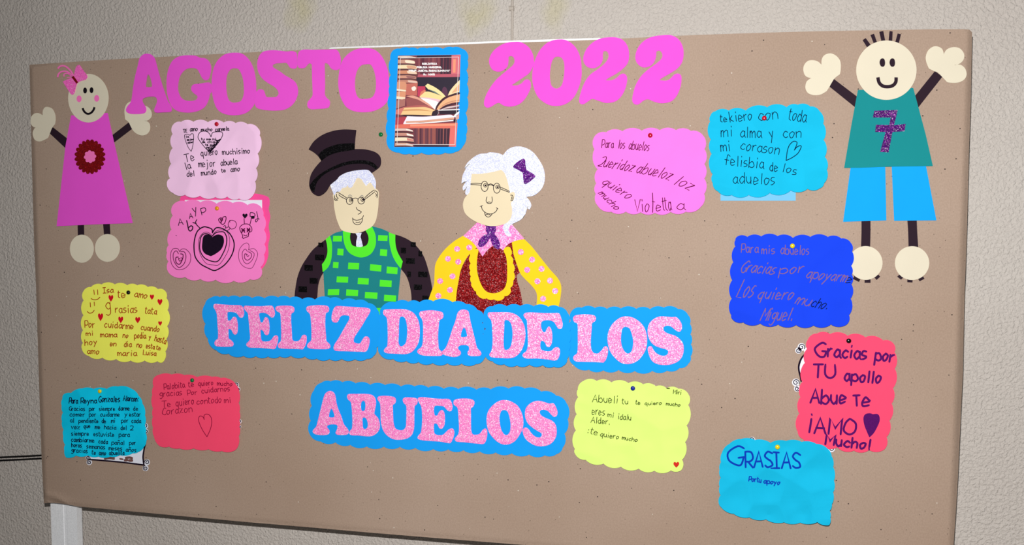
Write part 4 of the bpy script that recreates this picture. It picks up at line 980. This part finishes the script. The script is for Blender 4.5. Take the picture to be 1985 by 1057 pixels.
t, hf, H = card('rose pink card with a big black heart drawing, under the lavender card', c4, '195,175 330,142 480,150 650,165 820,158 975,180 1085,175 1140,290 1145,440 1150,590 1145,700 1110,830 1112,930 1000,955 830,972 640,960 480,952 320,932 150,890 145,770 132,680 148,600 178,435 190,290', M['n_pink'], (421.7, 404), h0=2.4, seed=2)
cut(t, 'back_sheet', shp(c4, '262,180! 275,90 330,60 700,58 1040,58 1130,72 1195,100 1205,160 1195,220 1212,300 1195,400 1208,500 1190,600 1192,700 1160,800 1110,862! 700,880! 300,800!'), .5, .6, M['n_hot'], label='hot pink back sheet')
cut(t, 'inner_page', shp(c4, '315,124! 1127,124! 1130,400! 1124,660! 315,650!'), 1.2, .4, M['page'], e=.15, label='white inner page')
ink(t, 'handwriting', text(c4, 'A,250,392,302,385,68;A,365,320,402,312,52;Y,415,300,455,290,88;P,497,282,540,272,70', 1.1) + [(lines(c4, s), w) for s, w in (('335,340 345,385 358,440 375,450 395,432 398,405 380,395 360,412', 1.6), ('400,362 435,370', 1.5), ('442,330 430,370 480,425', 1.3), ('1070,245 1085,325 1065,355 1058,335 1080,320 1100,325', 1.0), ('1003,300 1005,258 1045,265 1052,292 1010,296', 1.1), ('720,405 738,392 748,408 738,422 758,415 775,405 790,425 772,440 755,448', .9), ('220,495 232,500', .6))], H, M['i_black'], hf)
hs = [('605,470! 600,432 555,412 510,408 450,450 420,530 412,620 425,720 480,795 560,840 620,865 670,850 740,800 800,720 830,640 830,560 790,480 740,440 690,418 640,420 605,470!', 1.7), ('600,495 560,465 510,470 470,520 458,600 480,700 540,790 620,808 680,800 750,700 780,620 785,530 760,460 700,438 640,455 608,495', .7), ('600,508! 560,482 520,480 490,505 475,560 475,650 520,730 600,768 665,765 720,680 750,600 755,520 730,465 690,458 640,470 600,508!', 1.5)]
ink(t, 'drawn_heart', [(lines(c4, s), w) for s, w in hs], H, M['i_black'], hf, label='rings of the large drawn heart')
blob(t, 'filled_heart', [shp(c4, '603,515! 575,492 535,488 510,510 500,560 498,640 530,690 590,715! 640,690 700,640 727,570 718,510 680,488 640,492')], H, M['i_black'], hf, label='solid black heart')
ink(t, 'drawn_heart', [(lines(c4, s), w) for s, w in (('260,668! 240,635 190,640 165,700 175,790 210,840 255,858 320,840 370,780 375,700 330,645 285,640 260,668!', .8), ('250,690 225,658 195,690 200,760 235,820 265,832 310,790 328,720 310,670 270,668', 1.0), ('248,725 222,730 225,780 260,800 290,750 297,700 270,690', 1.3), ('268,745 250,735 262,768 292,742 275,730', 1.0))], H, M['i_maroon'], hf)
ink(t, 'drawn_heart', [(lines(c4, s), w) for s, w in (('985,650! 990,600 965,575 920,600 885,660 885,750 930,820 1010,843 1050,790 1082,690 1040,635 985,650!', .7), ('975,668 950,640 920,680 930,760 970,795 1020,760 1045,690 1000,655', .8), ('975,700 948,690 945,735 975,757 1010,730 1015,690 985,668', 1.0), ('960,690 975,720 990,705', .8))], H, M['i_maroon'], hf)
ink(t, 'drawn_heart', [(lines(c4, s), w) for s, w in (('715,385! 680,355 672,325 700,312 712,340 715,308 745,298 748,330 735,365 715,385!', 1.2), ('690,325 700,345 695,360', 2.0), ('805,430 775,400 775,360 805,338 845,350 858,385 840,420 805,430', .9), ('790,360 785,340 800,338', .8))], H, M['i_maroon'], hf)
ink(t, 'drawn_skull', [(lines(c4, s), 1.1) for s in ('920,520! 925,500 900,450 895,410 930,380 980,378 1015,410 1018,450 985,470 985,505! 930,528 920,520', '935,490 950,500 970,492', '938,318 940,345 942,378', '1015,312 1008,350 1000,382', '985,470 990,485')] + [(lines(c4, s), 1.7) for s in ('910,425 930,440 945,465', '945,425 925,445 912,470', '915,447 945,445', '970,420 985,440 1000,460', '1000,418 985,440 970,460', '970,440 1002,438')], H, M['i_maroon'], hf)
blob(t, 'filled_heart', [heart(c4, 948, 293, 52, 52), ell(c4, 1030, 308, 20, 14, 14)], H, M['i_black'], hf)
pin(421.7, 404.1, (235, 160, 20), 'orange', H, hf, 'orange push pin in the rose pink heart card')

t, hf, H = card('yellow card with red hearts and smiles at the left of the board', c5, '130,145 215,100 335,70 485,70 625,80 740,80 860,100 975,125 1052,140 1070,225 1082,360 1078,545 1068,690 1058,830 1025,955 970,940 825,932 665,932 500,915 345,900 190,880 112,800 125,735 125,590 130,420 132,250', M['n_yel'], (250, 567), seed=3, curls=((322, 650, 60, 5),))
ink(t, 'handwriting', [(lines(c5, s), 1.15) for s in ('245,130 252,185', '288,128 292,185', '213,228 235,240 265,243 292,235 315,213', '205,275 208,325', '250,268 253,312', '172,375 190,394 215,394 235,383 250,362')] + text(c5, 'Isa,352,168,470,160,62;te,515,222,608,220,80;amo,705,207,850,232,72;g,385,365,440,365,150;rasias,492,390,740,388,84;tata,825,398,960,412,72;Por,145,560,255,560,76;cuidarme,365,557,695,580,72;cuando,780,583,990,610,64;mi,160,655,240,650,52;mama,320,668,510,668,58;no,575,672,635,682,60;podia,708,682,838,682,66;y,875,690,895,690,48;hasta,935,708,1060,750,72;hoy,145,765,285,750,66;en,430,768,500,772,58;dia,590,778,675,778,60;no,733,785,793,790,62;esta,840,792,935,806,58;te,955,810,1005,816,50;amo,170,855,305,865,62;maria,515,882,735,880,62;Luisa,805,868,955,880,56', 1.15), H, M['i_red'], hf)
for (cx, cy, w, h) in ((440, 227, 52, 78), (907, 213, 46, 62), (998, 270, 54, 72), (322, 442, 56, 90), (552, 472, 54, 76), (745, 475, 54, 72), (1000, 512, 42, 54)):
    blob(t, 'drawn_heart', [heart(c5, cx, cy, w, h)], H, M['i_heart'], hf, label='small red heart')
pin(250, 567, (12, 10, 14), 'black', H, hf, 'black push pin in the yellow card with red hearts')

def scrolls(parent, crop, items, h, extra=()):
    """curled iron-work scrolls printed at the edge of a white page: white disc, black spiral"""
    discs, st_ = [], []
    for (cx, cy, r, a0, sg) in items:
        discs.append(ell(crop, cx, cy, r * 1.12, r * 1.12, 20))
        pts = []
        for i in range(26):
            s = i / 25.0
            an = a0 + sg * s * 2 * math.pi * 1.35; rr = r * (1 - .78 * s)
            pts.append((crop[0] + (cx + rr * math.cos(an)) / crop[2], crop[1] + (cy + rr * math.sin(an)) / crop[2]))
        st_.append((pts, 1.25))
    st_ += [(lines(crop, s), w) for s, w in extra]
    return discs, st_
def scroll_page(parent, crop, body, items, extra, h):
    discs, st_ = scrolls(parent, crop, items, h, extra)
    pg = cut(parent, 'inner_page', shp(crop, body), h, .4, M['page'], e=.12, label='white page with printed scrolls')
    for d in discs: cut(pg, 'page_curl', d, h + .02, .36, M['page'], e=.12)
    ink(pg, 'printed_scroll', st_, h + .5, M['i_black'])
    return pg

t, hf, H = card('teal card full of small navy writing, bottom left corner of the board', c6, '125,185 200,172 315,125 430,130 565,130 680,105 820,130 890,200 930,280 955,400 952,500 962,580 968,665 945,720 890,770 830,785 700,805 600,820 480,820 370,808 250,810 150,830 132,760 140,700 122,610 125,545 108,460 118,370 105,300 112,230', M['n_teal'], (194.6, 758.4), h0=2.0, seed=4, bulge=.11, curls=((285, 870, 55, 7),))
pg = scroll_page(t, c6, '400,500! 930,500! 955,600 958,700 940,780 935,850 942,905! 820,892 700,880 500,862 400,852!',
    [(958, 508, 27, 2.6, 1), (966, 562, 22, 3.4, -1), (375, 832, 22, .2, 1), (386, 880, 25, 5.2, -1), (976, 880, 28, 2.8, 1), (962, 940, 27, 4.6, -1)],
    [('395,852 500,860 700,878 850,896 945,908', 2.2), ('960,695 945,760 937,830 945,905', 2.2)], .5)
ink(pg, 'printed_shoe', [(lines(c6, s), w) for s, w in (('545,845 590,838 640,845', 3.2), ('600,828 640,828', 3), ('700,845 730,850', 2.4), ('750,860 775,858', 4), ('795,862 825,862', 4), ('760,835 800,832 825,838', 3.4))], 1.1, plain_mat('brown_print', rgb(120, 84, 80), .5, .2))
ink(t, 'handwriting', text(c6, 'Para,178,275,268,280,58;Reyna,300,275,463,277,54;Gonzales,485,262,700,262,60;Alarcon:,733,250,890,258,55', 1.2) + text(c6, 'Gracias,182,352,340,354;por,385,352,443,352;siempre,487,352,650,352;darme,685,350,800,350;de,838,350,885,350;comer,187,410,340,412;por,385,412,453,412;cuidarme,500,412,697,412;y,750,410,775,410;estar,797,410,910,412;al,190,472,232,472;pendiente,278,475,478,477;de,515,478,557,478;mi,610,475,650,475;por,715,475,785,472;cada,820,475,915,477;vez,200,538,290,540;que,328,530,397,530;me,445,538,497,538;hacia,540,540,660,545;del,708,548,768,548;2,805,550,832,550;siempre,202,605,382,608;estuviste,430,612,640,617;para,690,617,800,620;cambiarme,200,670,438,677;cada,480,687,575,692;pañal,615,697,745,702;por,797,700,862,702;horas,203,725,308,728;semanas,358,737,547,747;meses,585,755,720,760;años,762,770,865,776;gracias,203,776,368,786;te,410,800,453,803;amo,485,805,558,808;abuelita,590,805,745,806', 1.0, cap=44), H, M['i_navy'], hf)
pin(194.6, 758.4, (240, 215, 20), 'yellow', H, hf, 'yellow push pin in the teal card')

t, hf, H = card('coral red card with thin writing and an outlined heart, lower left', c7, '105,140 170,100 310,98 455,105 600,128 770,125 870,138 950,145 1040,210 1078,300 1070,420 1080,520 1078,620 1080,690 1072,800 1055,930 1000,970 880,965 730,945 560,935 400,935 280,915 175,910 110,800 100,700 98,580 100,480 92,330 105,230', M['n_coral'], (373.6, 737.2), h0=2.0, seed=5, bulge=.10)
scroll_page(t, c7, '300,200! 1030,200! 1060,300! 1075,620! 1060,720! 300,700!',
    [(1046, 214, 26, 2.8, 1), (1064, 264, 24, 3.6, -1), (1078, 630, 24, 2.6, 1), (1080, 690, 18, 3.6, -1)], [], .5)
ink(t, 'handwriting', text(c7, 'Palobita,225,268,460,245,66;te,500,240,565,234,58;quiero,615,227,785,215,58;mucho,828,220,1000,228,50;gracias,175,350,428,332,68;Por,492,332,600,325,58;cuidarnos,652,312,972,282,62;Te,200,470,300,465,74;quiero,360,458,568,430,76;con,597,438,720,425,66;todo,728,425,880,415,72;mi,910,418,985,415,60;Corazon,205,558,548,520,78', .95), H, M['i_wine'], hf)
ink(t, 'drawn_heart', [(lines(c7, '680,610! 665,578 630,570 617,600 625,650 665,735 712,805! 750,720 765,650 760,590 735,555 700,548 678,565 680,610!'), 1.0)], H, M['i_wine'], hf)
pin(373.6, 737.2, (8, 120, 60), 'green', H, hf, 'green push pin in the coral red card')

t, hf, H = card('orchid pink card with maroon cursive writing, below the end of 2022', e7, '80,140 205,100 390,88 612,82 815,77 1000,75 1170,85 1310,140 1322,290 1320,460 1320,625 1318,800 1285,940 1110,1000 940,1000 760,1012 600,1005 430,998 265,1000 110,930 90,800 95,680 110,520 75,290', M['n_orchid'], (1260.6, 262.6), seed=6, lift=2.5)
ink(t, 'handwriting', text(e7, 'Para,155,275,288,275,90;los,340,280,415,280,98;abuelos,458,290,690,308,105', 1.0, .12) + text(e7, '2ueridoz,110,480,500,545,115;abueloz,540,552,925,640,125;loz,975,682,1155,762,120;quiero,150,680,455,860,100;mucho,112,795,312,985,78', 1.1, .42) + text(e7, 'Vio,530,1000,695,1000,140;e,770,995,830,995,110;tta,850,995,950,985,150;a,1010,980,1100,978,110', 1.1) + [(lines(e7, '735,1010 738,900 733,788'), 1.2), (lines(e7, '730,885 760,890'), 1.0)], H, M['i_maroon'], hf)
pin(1260.6, 262.6, (225, 25, 40), 'red', H, hf, 'red push pin in the orchid pink card')

t, hf, H = card('cyan card with a slanted drawn heart, beside the boy\'s shirt', e8, '90,170 135,132 265,125 430,125 640,92 830,92 940,68 1060,85 1150,130 1185,250 1188,410 1200,575 1220,700 1195,830 1150,882 1035,885 870,900 665,925 460,945 295,945 160,910 110,830 110,745 100,545 92,405 85,230', M['n_cyan'], (1481.5, 229.3), h0=1.4, seed=7, lift=3, curls=((1600, 330, 50, 5), (1570, 212, 55, 6)))
cut(t, 'inner_page', shp(e8, '185,700! 918,700! 918,1003! 185,1003!'), .5, .4, M['paleblue'], e=.15, label='pale blue page showing below')
ink(t, 'handwriting', text(e8, 'te,180,235,252,235,66;kiero,278,235,497,215,96;con,560,222,750,205,110;toda,845,215,1018,240,112;mi,190,378,302,372,100;alma,378,385,585,385,100;y,672,400,715,392,110;con,797,387,975,388,96;mi,190,525,285,515,98;corason,380,502,755,550,96;felisbia,220,655,605,690,100;de,665,715,742,715,88;los,785,722,920,752,84;aduelos,305,832,715,850,108', 1.05), H, M['i_navy'], hf)
ink(t, 'drawn_heart', [(lines(e8, '905,510! 925,465 930,432 895,425 855,465 835,530 825,610! 880,585 940,540 972,480 965,465 930,480 905,510!'), 1.15)], H, M['i_navy'], hf)
pin(1481.5, 229.3, (200, 5, 35), 'red', H, hf, 'shiny red push pin in the cyan card beside the boy')

t, hf, H = card('royal blue card with bronze cursive writing, overlapping the boy\'s foot', f4, '130,130 150,95 245,100 380,95 540,92 690,110 860,100 1030,100 1160,115 1255,160 1265,240 1255,380 1262,465 1258,560 1250,700 1235,860 1215,950 1060,950 890,960 720,955 545,950 370,940 205,930 100,900 90,860 95,700 100,520 110,345 130,190', M['n_blue'], (1536, 476.8), h0=3.4, seed=8, lift=2.2)
ink(t, 'handwriting', text(f4, 'Para,185,250,350,255,85;mis,385,262,515,262,78;abuelos,570,265,845,275,92', 1.1) + text(f4, 'Gracias,175,437,500,465,112;por,555,465,790,440,90;apoyarm,815,500,1200,540,104;Los,140,682,285,688,175;quiero,340,700,680,712,108;mu,705,752,850,775,104;Miguel.,370,915,680,915,125', 1.25, .4), H, M['i_bronze'], hf, label='bronze ink handwriting')
ink(t, 'handwriting', text(f4, 'e,1195,545,1250,550,90;cho.,860,775,1020,810,100', 1.15, .4), H, M['i_navy'], hf, label='darker end of two words')
pin(1536, 476.8, (238, 232, 60), 'yellow', H, hf, 'yellow push pin in the royal blue card')

t, hf, H = card('tall coral red card with thick purple marker writing, lower right', f5, '190,115 260,70 362,75 500,88 640,100 780,125 862,150 868,215 870,345 855,500 845,620 828,755 805,885 790,980 670,985 550,990 420,965 270,940 150,900 108,840 122,700 130,570 145,450 165,300 182,190', M['n_coral'], (1645, 660.7), h0=1.8, seed=9, R=170)
scroll_page(t, f5, '150,190! 185,175! 400,200! 400,900! 390,985! 280,975! 200,930! 150,700! 140,440 125,400 122,340 140,270 165,235',
    [(137, 175, 27, .6, -1), (113, 202, 22, 5.6, 1), (93, 455, 27, .4, -1), (103, 503, 22, 5.8, 1), (372, 975, 26, 3.6, 1)],
    [('165,232 138,262 117,315 117,360 128,405 135,445', 2.6), ('155,932 178,924 205,934', 3)], .5)
ink(t, 'handwriting', text(f5, 'G,250,250,325,250,112;racias,345,250,650,272,98;por,715,278,860,298,95;TU,228,418,400,420,104;apollo,475,440,765,462,90;Abue,208,618,485,622,108;T,548,640,600,638,85;e,612,642,670,650,110;AMO,235,855,560,870,125;Mucho!,325,945,680,985,78', 3.1) + [(lines(f5, '215,742 208,790 198,848'), 3.1), (lines(f5, '217,705 219,711'), 3.2)], H, M['i_purple'], hf, label='purple marker writing')
blob(t, 'filled_heart', [shp(f5, '700,705! 675,697 640,705 625,735 632,790 655,850 672,888! 710,850 750,770 752,725 735,703')], H, M['i_purple'], hf, label='purple filled heart')
pin(1645, 660.7, (10, 8, 12), 'black', H, hf, 'black push pin in the tall coral red card')

t, hf, H = card('cyan card with blue marker capitals in the bottom right corner', f6, '105,255 180,165 300,115 440,125 600,155 760,135 920,145 1070,165 1185,215 1225,290 1240,400 1248,540 1240,660 1228,780 1205,850 1213,920 1200,995 1080,963 905,968 740,965 555,935 385,915 225,878 100,815 70,760 90,690 80,600 92,510 80,430 95,350', M['n_cyan'], (1507, 866.5), h0=4.8, seed=10, lift=3.5, wave=3, bulge=.11, curls=((1606, 1010, 75, 14), (1560, 1000, 40, -5)))
scroll_page(t, f6, '300,200! 1050,190! 1100,200! 1150,232! 1200,600! 1150,700! 300,600!',
    [(410, 128, 32, 3.3, 1), (1232, 620, 24, 5.4, 1), (1226, 680, 18, 1.0, 1)], [('1215,560 1225,600', 1.4)], 4.0)
ink(t, 'handwriting', text(f6, 'G,175,375,310,375,190;RASIAS,345,400,893,412,160', 2.7) + [(lines(f6, '605,413 650,413 695,412'), 2)] + text(f6, 'Portu,378,545,505,560,48;apoyo,530,568,695,584,48', 1.5), H, M['i_blue'], hf, label='blue marker writing')
pin(1507, 866.5, (245, 225, 40), 'yellow', H, hf, 'yellow push pin in the cyan card with blue capitals')

t, hf, H = card('pale lemon green card with sparse dark writing, right of ABUELOS', e6, '108,160 165,75 300,75 450,90 625,98 775,110 905,130 1015,150 1135,155 1240,215 1235,320 1218,530 1203,700 1172,880 1165,985 1060,988 890,992 730,970 548,950 370,918 188,880 80,820 78,770 88,580 97,415 112,240', M['n_lemon'], (1227, 752.8), seed=11, wave=2)
ink(t, 'handwriting', text(e6, 'Abueli,255,290,515,302,76;tu,557,307,620,310,54;te,695,313,745,318,44;quiero,793,320,965,318,38;mucho,1010,322,1155,338,36;eres,250,417,380,427,76;mi,410,440,472,450,50;idalu,517,465,650,478,58;Alder.,240,500,435,522,62;:te,200,602,305,632,62;quiero,335,640,525,672,50;mucho,557,672,715,700,42;Miri,1083,205,1165,215,44', .95) + [(lines(e6, '1018,148 1045,150'), 1.6)], H, M['i_olive'], hf)
cut(t, 'heart_sticker', heart(e6, 1115, 932, 54, 56), H + hf(1311, 901) - .2, .8, plain_mat('red_sticker', rgb(214, 40, 28), .3, .5), e=.3, label='small red heart sticker')
pin(1227, 752.8, (18, 36, 150), 'blue', H, hf, 'blue push pin in the pale lemon green card')
pin(739, 261, (10, 105, 60), 'green', 0, None, 'green push pin in bare brown paper left of the book poster')

# ------------------------------------------------------------------ push pins
for (u, v, col, name, h, lab) in PINS:
    c = at(u, v, h * MM)
    prof = [(0.0009, -.002), (0.0038, -.0004), (0.0050, .0008), (0.0056, .0024), (0.0054, .0042), (0.0042, .0056), (0.0022, .0064)]
    n = 18
    vs, fs = [], []
    for (r, d) in prof:
        for k in range(n):
            an = 2 * math.pi * k / n
            vs.append(c + Vector((r * math.cos(an), -d, r * math.sin(an))))
    vs.append(c + Vector((0, -.0066, 0)))
    for i in range(len(prof) - 1):
        for k in range(n): fs.append((i*n + k, i*n + (k+1) % n, (i+1)*n + (k+1) % n, (i+1)*n + k))
    top = len(vs) - 1; i = len(prof) - 1
    for k in range(n): fs.append((i*n + k, i*n + (k+1) % n, top))
    mname = 'pin_' + name
    m = bpy.data.materials.get(mname) or plain_mat(mname, rgb(*col), .22, .5)
    tag(link('push_pin', vs, fs, m, loc=c, smooth=True), lab, 'pin', 'push pins on the board')
